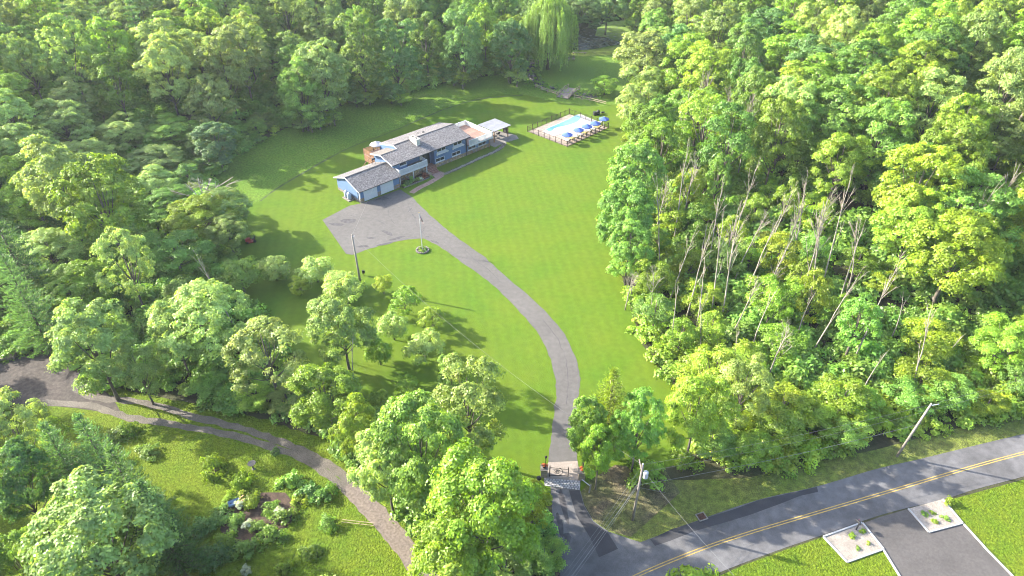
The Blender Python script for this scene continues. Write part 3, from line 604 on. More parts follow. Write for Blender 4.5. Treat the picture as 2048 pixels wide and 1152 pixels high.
for x, y, d, s in scatter(16000, lambda y: 7.2 if y < 150 else 8.0, lambda x, y, d, s: d > (6.5 if x < -22 and 62 < y < 105 else 2.6) and s > 0, keep):
    px, py = classify(x, y); u = rf.random()
    right = px > 1100
    near_thicket = right and py > 640
    if near_thicket: kd = 'young' if u < 0.45 else ('maple' if u < 0.8 else 'ash')
    else: kd = 'oak' if u < 0.40 else ('maple' if u < 0.64 else ('ash' if u < 0.85 else ('slim' if u < 0.95 else 'pine')))
    if right and kd == 'pine': kd = 'oak'
    w2 = rf.random()
    if near_thicket or (right and py > 420): tn = 'bright' if w2 < 0.35 else ('yellow' if w2 < (0.92 if py > 560 else 0.6) else 'mid')
    elif right: tn = 'mid' if w2 < 0.30 else ('bright' if w2 < 0.66 else ('olive' if w2 < 0.8 else ('dark' if w2 < 0.88 else 'pale')))
    elif px > 560 and py < 260: tn = 'mid' if w2 < 0.46 else ('dark' if w2 < 0.60 else ('olive' if w2 < 0.84 else ('pale' if w2 < 0.93 else 'bright')))
    else: tn = 'pale' if w2 < 0.40 else ('mid' if w2 < 0.60 else ('olive' if w2 < 0.74 else ('dark' if w2 < 0.78 else 'bright')))
    edge = d < 6
    if edge and kd in ('oak', 'maple', 'ash') and rf.random() < 0.8: kd = 'edge'
    if kd == 'pine': tn = 'blue'
    lowwest = px < 640 and 300 < py < 700 and d < 30
    h = rf.uniform(9, 13) if near_thicket else (rf.uniform(12, 17) if edge else rf.uniform(15, 21.5)); r = rf.uniform(4.5, 6.4) * (0.85 if edge or near_thicket else 1.0)
    if near_thicket and py > 780: h = rf.uniform(11, 15.5); r *= 1.1
    if lowwest: h = rf.uniform(6.5, 9.5) + max(0, d - 12) * 0.25; r *= 0.85
    if kd == 'young': r = rf.uniform(2.6, 3.6); h = rf.uniform(6, 9)
    if kd == 'slim': r *= 0.72
    if kd == 'pine': r = rf.uniform(2.8, 3.6)
    far.append((kd, x, y, r, h, tn))
far.sort(key=lambda t: t[2])
for i, (kd, x, y, r, h, tn) in enumerate(far):
    sz = 'tall' if h > 18.5 else ('' if h > 12 else 'low')
    tree(kd, x, y, r, h, tn, ' '.join((sz + ' ' + CW[tn] + ' ' + KW[kd] + ' in ' + zone(x, y)).split()).replace(' in the ', ', '), group='trees of ' + zone(x, y))
print('fill trees', len(far))
# thicket of young trees under the bare snags, and all along
keep2 = []
for x, y, d, s in scatter(9000, lambda y: 3.7, lambda x, y, d, s: s < 1 and d > 1.2, keep2):
    u = rf.random(); tn = 'bright' if u < 0.50 else ('yellow' if u < 0.78 else ('mid' if u < 0.9 else 'olive'))
    h = rf.uniform(4.0, 8.5) if rf.random() < 0.75 else rf.uniform(8.5, 12); tree('young', x, y, rf.uniform(2.0, 3.3), h, tn, '%s %s young tree among the bare dead trunks' % ('taller' if h > 6.5 else 'low', CW[tn]), group='young trees under the dead trunks')
print('young', len(keep2))
def edge_young(lo, hi, sp, n):
    k3 = []; 
    for x, y, d, s in scatter(n, lambda y: sp, lambda x, y, d, s: lo < d < hi and (s > 1 or s < -500) and not (x < -22 and 60 < y < 100), k3):
        px, py = classify(x, y); u = rf.random(); tn = ('bright' if u < 0.45 else ('yellow' if u < 0.65 else 'mid')) if px > 1100 else ('mid' if u < 0.45 else ('olive' if u < 0.65 else ('dark' if u < 0.85 else 'bright')))
        h = rf.uniform(3.0, 6.5); tree('young', x, y, rf.uniform(1.9, 3.1), h, tn, '%s %s sapling, front of %s' % ('taller' if h > 5 else 'low', CW[tn], zone(x, y)[4:]), group='saplings along the wood edges')
    return len(k3)
HX0 = HERO_X; HERO_X = [(a, b, 1.6) for a, b, r in HERO]
print('edge', edge_young(0.9, 5.0, 3.8, 16000)); HERO_X = HX0
for (kd, px, py, rp, h, tn, lb), (hx, hy, hr) in zip(HT, HERO):
    if 580 < px < 1030 and py < 180:
        for k in range(4):
            a = rf.uniform(0, 6.28); q = rf.uniform(0.8, 3.4); hh = rf.uniform(2.6, 5.0); tree('young', hx + q * math.cos(a), hy + q * math.sin(a), rf.uniform(1.8, 2.8), hh, ['mid', 'olive', 'dark', 'bright'][k], '%s %s sapling at the meadow wood foot' % ('taller' if hh > 4 else 'low', CW[['mid', 'olive', 'dark', 'bright'][k]]), group='saplings along the wood edges')
# bare dead trees: foot in pixels, height, variant
DT = [(1420, 640, 14, 1), (1455, 690, 12, 4), (1550, 560, 15, 0), (1620, 710, 13, 1), (1640, 580, 16, 1), (1500, 720, 11, 3), (1400, 720, 10, 1), (1370, 640, 13, 1), (1340, 600, 12, 1), (1460, 500, 15, 1), (1520, 540, 14, 1), (1690, 600, 13, 4), (1580, 560, 16, 1), (1320, 540, 14, 1),
      (1385, 690, 13, 3), (1410, 560, 14, 1), (1442, 645, 17, 0), (1480, 610, 15, 1), (1512, 632, 13, 1), (1535, 640, 10, 0), (1590, 640, 18, 2),
      (1606, 640, 17, 4), (1440, 560, 12, 0), (1463, 580, 13, 4), (1345, 490, 15, 1), (1360, 470, 14, 2), (1308, 480, 11, 2), (1390, 560, 9, 3), (1665, 640, 15, 3), (1590, 690, 9, 3),
      (1335, 720, 12, 3), (1300, 640, 9, 2), (1530, 770, 10, 2), (1700, 730, 15, 1), (1775, 690, 8, 3), (1820, 800, 14, 1), (1880, 740, 6, 3), (1870, 560, 16, 1), (1930, 530, 17, 4), (1455, 770, 9, 3), (1720, 800, 8, 3),
      (1350, 330, 14, 0), (1370, 320, 15, 1), (1400, 300, 15, 4), (1425, 330, 14, 2), (1470, 380, 15, 2), (1480, 270, 14, 4), (1655, 70, 17, 4), (1960, 400, 15, 4), (2010, 330, 15, 2), (1250, 620, 6, 2), (1262, 600, 5, 0),
      (470, 655, 13, 1), (715, 790, 9, 3), (260, 60, 15, 1), (300, 90, 15, 0), (430, 60, 16, 4), (440, 90, 15, 1), (560, 100, 15, 0), (345, 200, 13, 3), (400, 240, 12, 3), (660, 40, 16, 2)]
for i, (px, py, h, v) in enumerate(DT):
    x, y = P(px, py); h *= 1.05 if 1300 < px < 1700 else 1; lb = {0: 'upswept dead tree', 1: 'thin dead trunk', 2: 'wide dead tree', 3: 'limbless snag', 4: 'many-branched dead tree'}[v]
    nb = min((( (px - a) ** 2 + (py - b) ** 2) ** .5, nm) for a, b, nm in [(1230, 420, 'the long lawn edge'), (1400, 880, 'the lawn corner maple'), (1838, 860, 'the leaning road pole'), (1240, 250, 'the pool umbrellas'), (2048, 420, 'the right picture edge'), (1655, 70, 'the top of the right wood'), (480, 650, 'the wide pale green tree'), (715, 790, 'the orchard'), (300, 90, 'the upper left wood'), (600, 100, 'the meadow edge wood'), (1560, 650, 'the middle of the bare thicket'), (1400, 330, 'the pool-side wood')])[1]
    tree('dead', x, y, 1.6 + h * 0.07, h, 'mid', '%s near %s' % (lb, nb), group='bare dead trees', var=v)
x, y = P(400, 470); t = tree('dead', x, y, 7.5, 9.5, 'mid', 'broad bleached dead tree with spreading forked limbs by the west lawn edge', var=2)
# undergrowth: bushes instanced over the forest floor, one uncountable mass
def mass(name, pts3, src, scl, tint, label=None, rot=True):
    me = bpy.data.meshes.new(name); me.vertices.add(len(pts3)); me.vertices.foreach_set('co', np.array(pts3, np.float32).ravel())
    a = me.attributes.new('sc', 'FLOAT', 'POINT'); a.data.foreach_set('value', np.array(scl, np.float32)); me.update()
    o = obj(name, me); props(o, kind='stuff')
    g = bpy.data.node_groups.new(name, 'GeometryNodeTree'); g.interface.new_socket('Geometry', in_out='INPUT', socket_type='NodeSocketGeometry'); g.interface.new_socket('Geometry', in_out='OUTPUT', socket_type='NodeSocketGeometry')
    gi = g.nodes.new('NodeGroupInput'); go = g.nodes.new('NodeGroupOutput'); ip = g.nodes.new('GeometryNodeInstanceOnPoints'); oi = g.nodes.new('GeometryNodeObjectInfo'); oi.inputs[0].default_value = src
    na = g.nodes.new('GeometryNodeInputNamedAttribute'); na.data_type = 'FLOAT'; na.inputs[0].default_value = 'sc'
    rv = g.nodes.new('FunctionNodeRandomValue'); rv.data_type = 'FLOAT_VECTOR'; rv.inputs[0].default_value = (0, 0, 0); rv.inputs[1].default_value = (0.2, 0.2, 6.28)
    sm = g.nodes.new('GeometryNodeSetMaterial'); sm.inputs['Material'].default_value = LM[tint]
    g.links.new(gi.outputs[0], ip.inputs['Points']); g.links.new(oi.outputs['Geometry'], sm.inputs[0]); g.links.new(sm.outputs[0], ip.inputs['Instance'])
    g.links.new(na.outputs[0], ip.inputs['Scale'])
    if rot: g.links.new(rv.outputs[0], ip.inputs['Rotation'])
    g.links.new(ip.outputs[0], go.inputs[0]); md = o.modifiers.new('scatter', 'NODES'); md.node_group = g; return o
def fill_pts(n, lo, hi, seed, smin, smax, ymax=265, f=None):
    r = np.random.default_rng(seed); X = r.uniform(-220, 220, n); Y = r.uniform(25, ymax, n); ok = np.abs(X) < (Y * _c + H * _s) * (1024 / F) + 12; X, Y = X[ok], Y[ok]
    D = open_d(X, Y); ok = (D > lo) & (D < hi)
    if f is not None: ok &= f(X, Y)
    X, Y, D = X[ok], Y[ok], D[ok]; Z = hill_from(X, Y, D) - 0.05; return np.stack([X, Y, Z], 1), r.uniform(smin, smax, len(X))
src_bush = tree('bush', *P(300, 905), 1.5, 1.2, 'mid', 'lone low bush on the lower lawn below the gravel lane')
SB = src_bush.children[0]
def rightside(X, Y): return X > 8
def leftside(X, Y): return X <= 8
p_, s_ = fill_pts(30000, 0.15, 9, 1, 1.2, 2.8, f=leftside); mass('undergrowth', p_, SB, s_, 'mid')
p_, s_ = fill_pts(9000, 0.4, 9, 2, 0.8, 1.8, f=leftside); mass('undergrowth', p_, SB, s_, 'bright')
p_, s_ = fill_pts(26000, 0.15, 12, 3, 1.1, 2.6, f=rightside); mass('undergrowth', p_, SB, s_, 'bright')
p_, s_ = fill_pts(14000, 0.15, 12, 4, 1.0, 2.4, f=rightside); mass('undergrowth', p_, SB, s_, 'yellow')
p_, s_ = fill_pts(14000, 9, 200, 5, 1.8, 4.0); mass('undergrowth', p_, SB, s_, 'mid')
def band(poly, z, n, seed, smin, smax):
    r = np.random.default_rng(seed); q = []
    while len(q) < n:
        i = r.integers(0, len(poly)); a = poly[i]; b = poly[(i + 1) % len(poly)]; t = r.random(); q.append((a[0] + (b[0] - a[0]) * t + r.normal() * z, a[1] + (b[1] - a[1]) * t + r.normal() * z, 0))
    return q, r.uniform(smin, smax, n)
# ------------------------------------------------------------------ house
HX, HY = P(721.5, 406); HA = R(44)
m_blue = mat('blue_siding', (0.145, 0.25, 0.44), 0.7, [(0.6, 0.06)]); m_white = mat('white_trim', (0.76, 0.77, 0.80), 0.6)
m_stone = mat('stone_veneer', (0.36, 0.29, 0.21), 0.9, [(1.8, 0.8, (0.46, 0.34, 0.17)), (3.2, 0.6, (0.22, 0.19, 0.16)), (7, 0.3)], (5, 0.8, 0.1))
m_roof = mat('roof_shingles', (0.190, 0.178, 0.180), 0.9, [(0.5, 0.10), (3.5, 0.45), (12, 0.35)], (9, 0.7, 0.05))
m_ridge = mat('ridge_cap', (0.09, 0.09, 0.10), 0.9); m_glass = mat('window_glass', (0.03, 0.045, 0.06), 0.08, spec=0.8); m_dark = mat('dark_paint', (0.03, 0.032, 0.036), 0.6)  # ridge cap is dark: the ridge vent's shadow is painted into its colour
m_cream = mat('cream_brick', (0.70, 0.66, 0.58), 0.85, [(4, 0.12)]); m_brick = mat('red_brick', (0.34, 0.17, 0.13), 0.9, [(2, 0.2), (10, 0.35)], (8, 0.6, 0.04))
m_deckw = mat('stained_deck_wood', (0.32, 0.17, 0.09), 0.85, [(2, 0.25)]); m_deckf = mat('deck_boards', (0.36, 0.22, 0.17), 0.85, [(0.7, 0.2), (5, 0.2)]); m_conc = mat('weathered_concrete', (0.26, 0.235, 0.21), 0.9, [(1, 0.2), (8, 0.2)])
house = empty('house', (HX, HY, 0.02), HA, label='long blue house with grey shingle roof, white railings, chimney and attached double garage', cat='house')
def hb(name, x0, x1, y0, y1, z0, z1, m, parent=None): return MB().box(x0, x1, y0, y1, z0, z1).build(name, m, parent or house)
def slab(name, pts, th, m, parent=None):     # 4 top corners, thickness down
    n = len(pts); vs = list(pts) + [(p[0], p[1], p[2] - th) for p in pts]
    return MB().add(vs, [tuple(range(n)), tuple(range(n, 2 * n))[::-1]] + [(i, (i + 1) % n, n + (i + 1) % n, n + i) for i in range(n)]).build(name, m, parent or house)
# garage body: gable solid
G = MB(); G.extrude_x([(0, -0.1), (7.4, -0.1), (7.4, 2.42), (3.7, 3.62), (0, 2.42)], 0.0, 8.7); gw = G.build('garage_wall', m_blue, house)
gr_f = slab('garage_roof', [(-0.35, -0.45, 2.42), (9.05, -0.45, 2.42), (9.05, 3.7, 3.82), (-0.35, 3.7, 3.82)], 0.14, m_roof)
gr_b = slab('garage_roof', [(-0.35, 3.705, 3.82), (9.05, 3.705, 3.82), (9.05, 7.85, 2.42), (-0.35, 7.85, 2.42)], 0.14, m_roof)
hb('ridge_cap', -0.3, 8.6, 3.6, 3.81, 3.81, 3.87, m_ridge, gr_f)
def rake(x, y0, z0, y1, z1, w=0.06, h=0.18): return MB().extrude_x([(y0, z0 - h), (y1, z1 - h), (y1, z1 + 0.02), (y0, z0 + 0.02)], x - w, x).build('rake_board', m_white, house)
rake(-0.352, -0.47, 2.42, 3.7, 3.83); rake(-0.352, 3.7, 3.83, 7.87, 2.42)
hb('gutter', -0.3, 9.0, -0.56, -0.455, 2.28, 2.43, m_ridge)
for i, (a, b) in enumerate([(0.95, 3.6), (4.6, 7.2)]):
    fr = MB().box(a - 0.12, a, -0.05, -0.003, 0.0, 2.2).box(b, b + 0.12, -0.05, -0.003, 0.0, 2.2).box(a - 0.12, b + 0.12, -0.07, -0.003, 2.2, 2.36).build('door_frame', m_white, house)
    gd = empty('garage_door', (0, 0, 0)); gd.parent = house
    for k in range(4):
        z0 = 0.03 + k * 0.545; pn = MB().box(a, b, -0.035, -0.002, z0, z0 + 0.53)
        for q in range(4):
            xx = a + 0.08 + q * (b - a - 0.08) / 4; pn.box(xx, xx + (b - a) / 4 - 0.12, -0.05, -0.035, z0 + 0.10, z0 + 0.43)
        pn.build('door_panel', m_white, gd)
rg = random.Random(3)
def stones(name, x0, x1, y, z0, z1, parent, face=-1, sx=0.42, sz=0.22, axis='x', cap=260):
    m2 = [m_stone, mat('stone_tan', (0.50, 0.38, 0.22), 0.9, [(3, 0.2)]), mat('stone_grey', (0.30, 0.27, 0.25), 0.9, [(3, 0.2)]), mat('stone_rust', (0.36, 0.22, 0.13), 0.9, [(3, 0.2)])]
    b = MB(); z = z0
    while z < z1 - 0.05:
        hz = min(sz * rg.uniform(0.7, 1.3), z1 - z); x = x0
        while x < x1 - 0.05:
            wx = min(sx * rg.uniform(0.5, 1.4), x1 - x); b.cur = rg.randrange(4); dp = rg.uniform(0.05, 0.10)
            if axis == 'x': b.box(x + 0.01, x + wx - 0.01, y - dp, y + 0.02, z + 0.01, z + hz - 0.01)
            else: b.box(y - dp, y + 0.02, x + 0.01, x + wx - 0.01, z + 0.01, z + hz - 0.01)
            x += wx
        z += hz
    o = b.build(name, m2, parent); o['kind'] = 'stuff'; return o
st_g = hb('stone_base', -0.02, 0.80, -0.03, -0.002, 0, 0.78, m_conc, gw); stones('stones', -0.02, 0.80, -0.03, 0.0, 0.8, st_g)
st_g2 = hb('stone_base', 3.75, 4.45, -0.03, -0.002, 0, 0.78, m_conc, gw); stones('stones', 3.75, 4.45, -0.03, 0.0, 0.8, st_g2)
st_g3 = hb('stone_base', 7.35, 8.72, -0.03, -0.002, 0, 0.78, m_conc, gw); stones('stones', 7.35, 8.72, -0.03, 0.0, 0.8, st_g3)
hb('foundation', -0.06, -0.002, -0.05, 7.42, -0.1, 0.42, m_conc)
hb('corner_board', -0.03, 0.12, -0.06, -0.032, 0.8, 2.3, m_white); hb('corner_board', -0.05, -0.003, -0.03, 0.12, 0.42, 2.3, m_white); hb('downspout', -0.14, -0.055, 0.35, 0.43, 0.0, 2.3, m_dark)
# main body
ze, ye, sl = 4.10, 1.2, 0.24
def rz_(y): return ze + sl * (y - ye)
yr1, yr2 = 4.8, 6.2
B = MB(); B.extrude_x([(1.8, -0.1), (8.0, -0.1), (8.0, 4.0), (yr1, rz_(yr1) - 0.16), (1.8, rz_(1.8) - 0.16)], 8.9, 12.1); B.build('main_wall', m_blue, house)
B = MB(); B.extrude_x([(3.0, -0.1), (10.6, -0.1), (10.6, 4.08), (yr2, rz_(yr2) - 0.16), (3.0, rz_(3.0) - 0.16)], 12.102, 18.6); B.build('main_wall', m_blue, house)
B = MB(); B.extrude_x([(1.8, -0.1), (10.6, -0.1), (10.6, 4.08), (yr2, rz_(yr2) - 0.16), (1.8, rz_(1.8) - 0.16)], 18.602, 26.9); B.build('main_wall', m_blue, house)
mr = slab('main_roof', [(8.3, ye, ze), (27.5, ye, ze), (27.5, yr2, rz_(yr2)), (12.3, yr2, rz_(yr2)), (12.3, yr1, rz_(yr1)), (8.3, yr1, rz_(yr1))], 0.16, m_roof)
slab('main_roof', [(12.3, yr2 + .005, rz_(yr2)), (27.5, yr2 + .005, rz_(yr2)), (27.5, 11.2, ze), (12.3, 11.2, ze)], 0.16, m_roof)
slab('deck_roof', [(8.3, yr1 + .005, rz_(yr1)), (12.28, yr1 + .005, rz_(yr1)), (12.28, 8.3, ze + 0.08), (8.3, 8.3, ze + 0.08)], 0.16, mat('pale_shingles', (0.20, 0.18, 0.165), 0.9, [(0.5, 0.2, (0.26, 0.20, 0.14)), (5, 0.3)]))
hb('ridge_cap', 12.4, 27.4, yr2 - 0.1, yr2 + 0.11, rz_(yr2) - 0.02, rz_(yr2) + 0.05, m_ridge, mr); hb('ridge_cap', 8.4, 12.2, yr1 - 0.08, yr1 + 0.1, rz_(yr1) - 0.02, rz_(yr1) + 0.05, m_ridge, mr)
rake(8.298, 1.15, ze, yr1, rz_(yr1)); rake(8.298, yr1, rz_(yr1), 8.3, ze + 0.08); rake(12.298, yr1 + 0.1, rz_(yr1) + 0.05, yr2, rz_(yr2), h=0.2); rake(12.298, yr2, rz_(yr2), 11.2, ze, h=0.2)
hb('gutter', 8.3, 27.5, ye - 0.11, ye - 0.005, ze - 0.16, ze - 0.0, m_ridge)
ch = MB().box(16.1, 16.95, 3.8, 6.0, 4.2, 5.85).build('chimney', m_cream, house); MB().box(16.02, 17.03, 3.72, 6.08, 5.85, 6.0).build('chimney_cap', m_cream, ch); MB().lathe([(0.16, 0), (0.16, 0.25)], 8, (16.5, 4.4, 6.0)).lathe([(0.16, 0), (0.16, 0.25)], 8, (16.5, 5.4, 6.0)).build('flue', m_conc, ch)
MB().lathe([(0.06, -0.2), (0.06, 0.35)], 6, (19.5, 7.8, 4.95)).build('vent_pipe', m_dark, mr); MB().box(20.6, 20.95, 7.6, 7.9, 4.8, 5.1).build('roof_vent', m_dark, mr)
def window(x0, x1, z0, z1, y, n=2, sill=True):
    f = MB(); w_ = 0.07; f.box(x0 - w_, x0, y - 0.06, y - 0.003, z0 - w_, z1 + w_).box(x1, x1 + w_, y - 0.06, y - 0.003, z0 - w_, z1 + w_).box(x0, x1, y - 0.06, y - 0.003, z1, z1 + w_).box(x0, x1, y - 0.06, y - 0.003, z0 - w_, z0)
    for i in range(1, n): xx = x0 + (x1 - x0) * i / n; f.box(xx - 0.035, xx + 0.035, y - 0.055, y - 0.003, z0, z1)
    wn = empty('window', (0, 0, 0)); wn.parent = house
    f.build('frame', m_white, wn)
    for i in range(n): MB().box(x0 + (x1 - x0) * i / n + 0.04, x0 + (x1 - x0) * (i + 1) / n - 0.04, y - 0.02, y - 0.004, z0, z1).build('pane', m_glass, wn)
    if sill: MB().box(x0 - 0.14, x1 + 0.14, y - 0.16, y - 0.062, z0 - 0.2, z0 - 0.075).build('sill', m_white, wn)
yw = 1.8
window(19.35, 21.45, 3.10, 3.68, yw); window(23.5, 25.6, 3.10, 3.68, yw); window(18.9, 20.95, 1.12, 1.75, yw); window(23.0, 25.1, 1.05, 1.68, yw)
for a, b in ((19.0, 21.9), (23.1, 26.0)):
    pl = MB().box(a, b, yw - 0.42, yw - 0.04, 2.62, 2.85).build('planter_box', m_white, house); MB().box(a + 0.05, a + 0.15, yw - 0.3, yw - 0.004, 2.4, 2.62).box(b - 0.15, b - 0.05, yw - 0.3, yw - 0.004, 2.4, 2.62).build('bracket', m_white, pl)
window(10.4, 11.8, 3.15, 3.72, yw, 1); window(15.0, 15.05, 3.1, 3.15, 3.0, 1, False) if False else None
window(12.4, 14.3, 3.1, 3.66, 3.0, 2)
hb('stone_base', 18.6, 26.95, yw - 0.03, yw - 0.002, 0, 0.76, m_conc); stones('stones', 18.6, 26.95, yw - 0.03, 0.0, 0.78, house)
hb('stone_base', 8.95, 16.0, 1.77, 1.797, 0, 1.9, m_conc); stones('stones', 9.0, 16.0, 1.77, 0, 1.7, house)
hb('corner_board', 26.8, 26.93, yw - 0.05, yw - 0.035, 0.78, 4.0, m_dark); hb('corner_board', 18.58, 18.7, yw - 0.05, yw - 0.035, 0.78, 4.0, m_blue)
dr = hb('front_door', 16.6, 18.3, 2.93, 2.99, 0.72, 3.1, m_dark); hb('door_leaf', 17.0, 17.42, 2.90, 2.928, 0.75, 2.8, mat('door_green', (0.045, 0.06, 0.055), 0.5), dr); hb('door_leaf', 17.47, 17.9, 2.90, 2.928, 0.75, 2.8, mat('door_green', (0.045, 0.06, 0.055), 0.5), dr)
hb('entry_wall', 15.9, 16.55, 2.9, 2.998, 0.7, 3.9, m_cream)
# balcony over the shrubs
def railing(parent, pts, z, h=1.0, m=None, gap=0.16, post=1.9, name='railing', solid=False):
    m = m or m_white; r_ = empty(name, (0, 0, 0)); r_.parent = parent; rl = MB(); bl = MB()
    for a, b in zip(pts[:-1], pts[1:]):
        L = math.dist(a, b); d = ((b[0] - a[0]) / L, (b[1] - a[1]) / L)
        rl.bar((a[0], a[1], z + h), (b[0], b[1], z + h), 0.11, 0.07); rl.bar((a[0], a[1], z + 0.12), (b[0], b[1], z + 0.12), 0.07)
        n = int(L / gap)
        for i in range(1, n): t = i / n * L; bl.bar((a[0] + d[0] * t, a[1] + d[1] * t, z + 0.14), (a[0] + d[0] * t, a[1] + d[1] * t, z + h - 0.03), 0.085 if not solid else gap * 0.93, 0.085 if not solid else 0.03)
        k = max(1, round(L / post))
        for i in range(k + 1):
            t = i / k * L
            if i == k and b != pts[-1]: continue
            MB().box(a[0] + d[0] * t - 0.07, a[0] + d[0] * t + 0.07, a[1] + d[1] * t - 0.07, a[1] + d[1] * t + 0.07, z, z + h + 0.1).build('post', m, r_)
    rl.build('rail', m, r_); o = bl.build('balusters', m, r_); o['kind'] = 'stuff'; return r_
hb('balcony_floor', 9.1, 15.75, 0.35, 1.79, 1.92, 2.12, m_white); railing(house, [(9.2, 1.7), (9.2, 0.42), (15.7, 0.42), (15.7, 1.7)], 2.12)
for x in (9.25, 12.4, 15.6): hb('porch_post', x - 0.07, x + 0.07, 0.45, 0.59, 0.0, 1.92, m_white)
hb('balcony_floor', 12.102, 16.4, 1.8, 2.99, 1.9, 2.1, m_conc)
# front steps and landing
stp = empty('front_steps', (15.9, 2.6, 0)); stp.parent = house
MB().box(0.2, 2.7, -1.3, 0.3, 0, 0.7).build('landing', m_brick, stp)
for i in range(4): MB().box(0.35, 2.3, -1.3 - 0.36 * (i + 1), -1.302 - 0.36 * i, 0, 0.7 - 0.155 * (i + 1)).build('step', m_brick, stp)
hb('retaining_wall', 15.3, 15.95, -0.6, 1.7, 0, 0.62, m_stone)
# roof deck wing
hb('wing_wall', 26.905, 33.2, 1.85, 9.4, -0.1, 2.2, m_blue); hb('stone_base', 26.96, 33.25, 1.81, 1.847, 0, 0.72, m_conc); stones('stones', 26.96, 33.2, 1.82, 0, 0.74, house)
hb('deck_floor', 26.905, 33.35, 1.0, 9.6, 2.2, 2.36, m_deckf); hb('deck_fascia', 26.905, 33.4, 0.93, 0.998, 2.05, 2.40, m_white); hb('deck_fascia', 33.352, 33.42, 1.0, 9.6, 2.05, 2.40, m_white)
railing(house, [(27.0, 1.06), (33.28, 1.06), (33.28, 9.5), (27.6, 9.5)], 2.36)
window(27.3, 29.3, 1.02, 1.66, 1.85); window(30.1, 32.1, 1.0, 1.62, 1.85)
hb('downspout', 26.6, 26.68, 1.62, 1.70, 0, 3.9, m_dark); hb('wing_post', 32.3, 32.42, 0.98, 1.10, 0, 2.05, m_deckw)
# rear deck and stair
hb('rear_deck_floor', 9.9, 16.5, 8.31, 13.3, 1.85, 2.0, m_deckf); 
for x, y in ((10.0, 13.2), (13.2, 13.2), (16.4, 13.2), (10.0, 10.5)): hb('deck_post', x - 0.07, x + 0.07, y - 0.07, y + 0.07, 0, 1.85, m_deckw)
railing(house, [(10.0, 9.2), (10.0, 13.25), (16.45, 13.25), (16.45, 11.3)], 2.0, m=m_deckw, name='deck_rail', solid=True)
hb('deck_skirt', 9.93, 9.97, 8.6, 13.2, 0.5, 1.85, m_deckw)
sts = empty('deck_stairs', (9.9, 9.0, 0)); sts.parent = house
for i in range(8): MB().box(-0.3 * (i + 1), -0.302 * i, 0.0, 1.3, 1.75 - 0.22 * i, 1.82 - 0.22 * i).build('tread', m_deckw, sts)
MB().bar((0, 0, 2.8), (-2.5, 0, 0.95), 0.08).bar((0, 1.3, 2.8), (-2.5, 1.3, 0.95), 0.08).bar((-0.1, 0, 1.6), (-2.5, 0, 0), 0.05, 0.28).bar((-0.1, 1.3, 1.6), (-2.5, 1.3, 0), 0.05, 0.28).build('stringer', m_deckw, sts)
lt = MB()
for i in range(14): x = -0.18 * i; lt.bar((x, -0.03, 0), (x, -0.03, 2.75 - 0.74 * 0.18 * i), 0.03)
for i in range(8): lt.bar((0, -0.03, 0.3 + i * 0.3), (-max(0.1, min(2.4, (2.75 - 0.3 - i * 0.3) / 0.74)), -0.03, 0.3 + i * 0.3), 0.03)
lt.build('lattice', m_deckw, sts)
hb('entry_board', 9.4, 9.8, 8.05, 8.2, 0.0, 3.0, m_white)
# garden shrubs against the house (things of their own)
def hw(x, y): c, s = math.cos(HA), math.sin(HA); return HX + x * c - y * s, HY + x * s + y * c
for x, y, r, h, tn, lb in [(10.2, -0.1, .8, .9, 'dark', 'dark low shrub at the garage end of the porch bed'), (11.6, 0.0, .8, 1.6, 'dark', 'upright dark green shrub below the white balcony'), (12.8, -0.2, .6, .8, 'mid', 'green shrub beside the upright dark one'),
                           (13.7, -0.1, .5, .6, 'white', 'white flowering shrub below the balcony'), (14.7, 0.0, .9, 1.2, 'red', 'red-leaved shrub beside the front steps'), (9.5, -0.2, .5, .6, 'mid', 'small green shrub at the garage corner'), (15.4, -1.0, .4, .5, 'mid', 'small green shrub at the foot of the steps')]:
    X, Y = hw(x, y); tree('bush', X, Y, r, h, tn, lb, group='shrubs along the house front', z=0.02)
o = MB().prism([hw(*p) for p in [(9.0, -0.75), (15.2, -0.75), (15.2, 1.6), (9.0, 1.6)]], 0, 0.03).build('mulch_bed', mat('bark_mulch', (0.06, 0.04, 0.03), 0.95, [(6, 0.4)])); props(o, kind='structure')
ed = empty('bed_edging', (*hw(9.0, -0.85), 0), HA, label='low stone edging line in front of the porch shrub bed', cat='edging')
for i in range(14): MB().box(i * 0.45 + 0.02, i * 0.45 + 0.43, -0.07, 0.07, 0, 0.16 + 0.02 * (i % 3)).build('edging_stone', m_conc, ed)
# walks
walk = spline([hw(*p) for p in [(8.9, -3.3), (10.2, -2.9), (11.8, -2.6), (13.6, -2.45), (15.5, -2.1), (17.6, -1.6)]])
wk = strip('brick_walk', walk, 1.15, 0.020, mat('walk_brick', (0.40, 0.26, 0.21), 0.9, [(1.5, 0.2), (9, 0.3)], (10, 0.5, 0.03)))
sheet('brick_walk', [hw(*p) for p in [(16.0, -1.9), (18.7, -1.75), (18.4, -0.1), (16.1, -0.1)]], 0.024, MATS['walk_brick'])
pth = spline([hw(*p) for p in [(18.3, -1.6), (21, -1.5), (24.5, -1.3), (28, -1.0), (31.5, -0.9), (34.5, -0.3), (36.5, 0.8)]], 8)
strip('path_bed', pth, 0.95, 0.010, m_dirt, 0.12)
pv = empty('stepping_path', (pth[0][0], pth[0][1], 0), label='line of flat grey stepping stones along the house front lawn', cat='path')
m_flag = mat('flagstone', (0.38, 0.35, 0.31), 0.9, [(3, 0.25)])
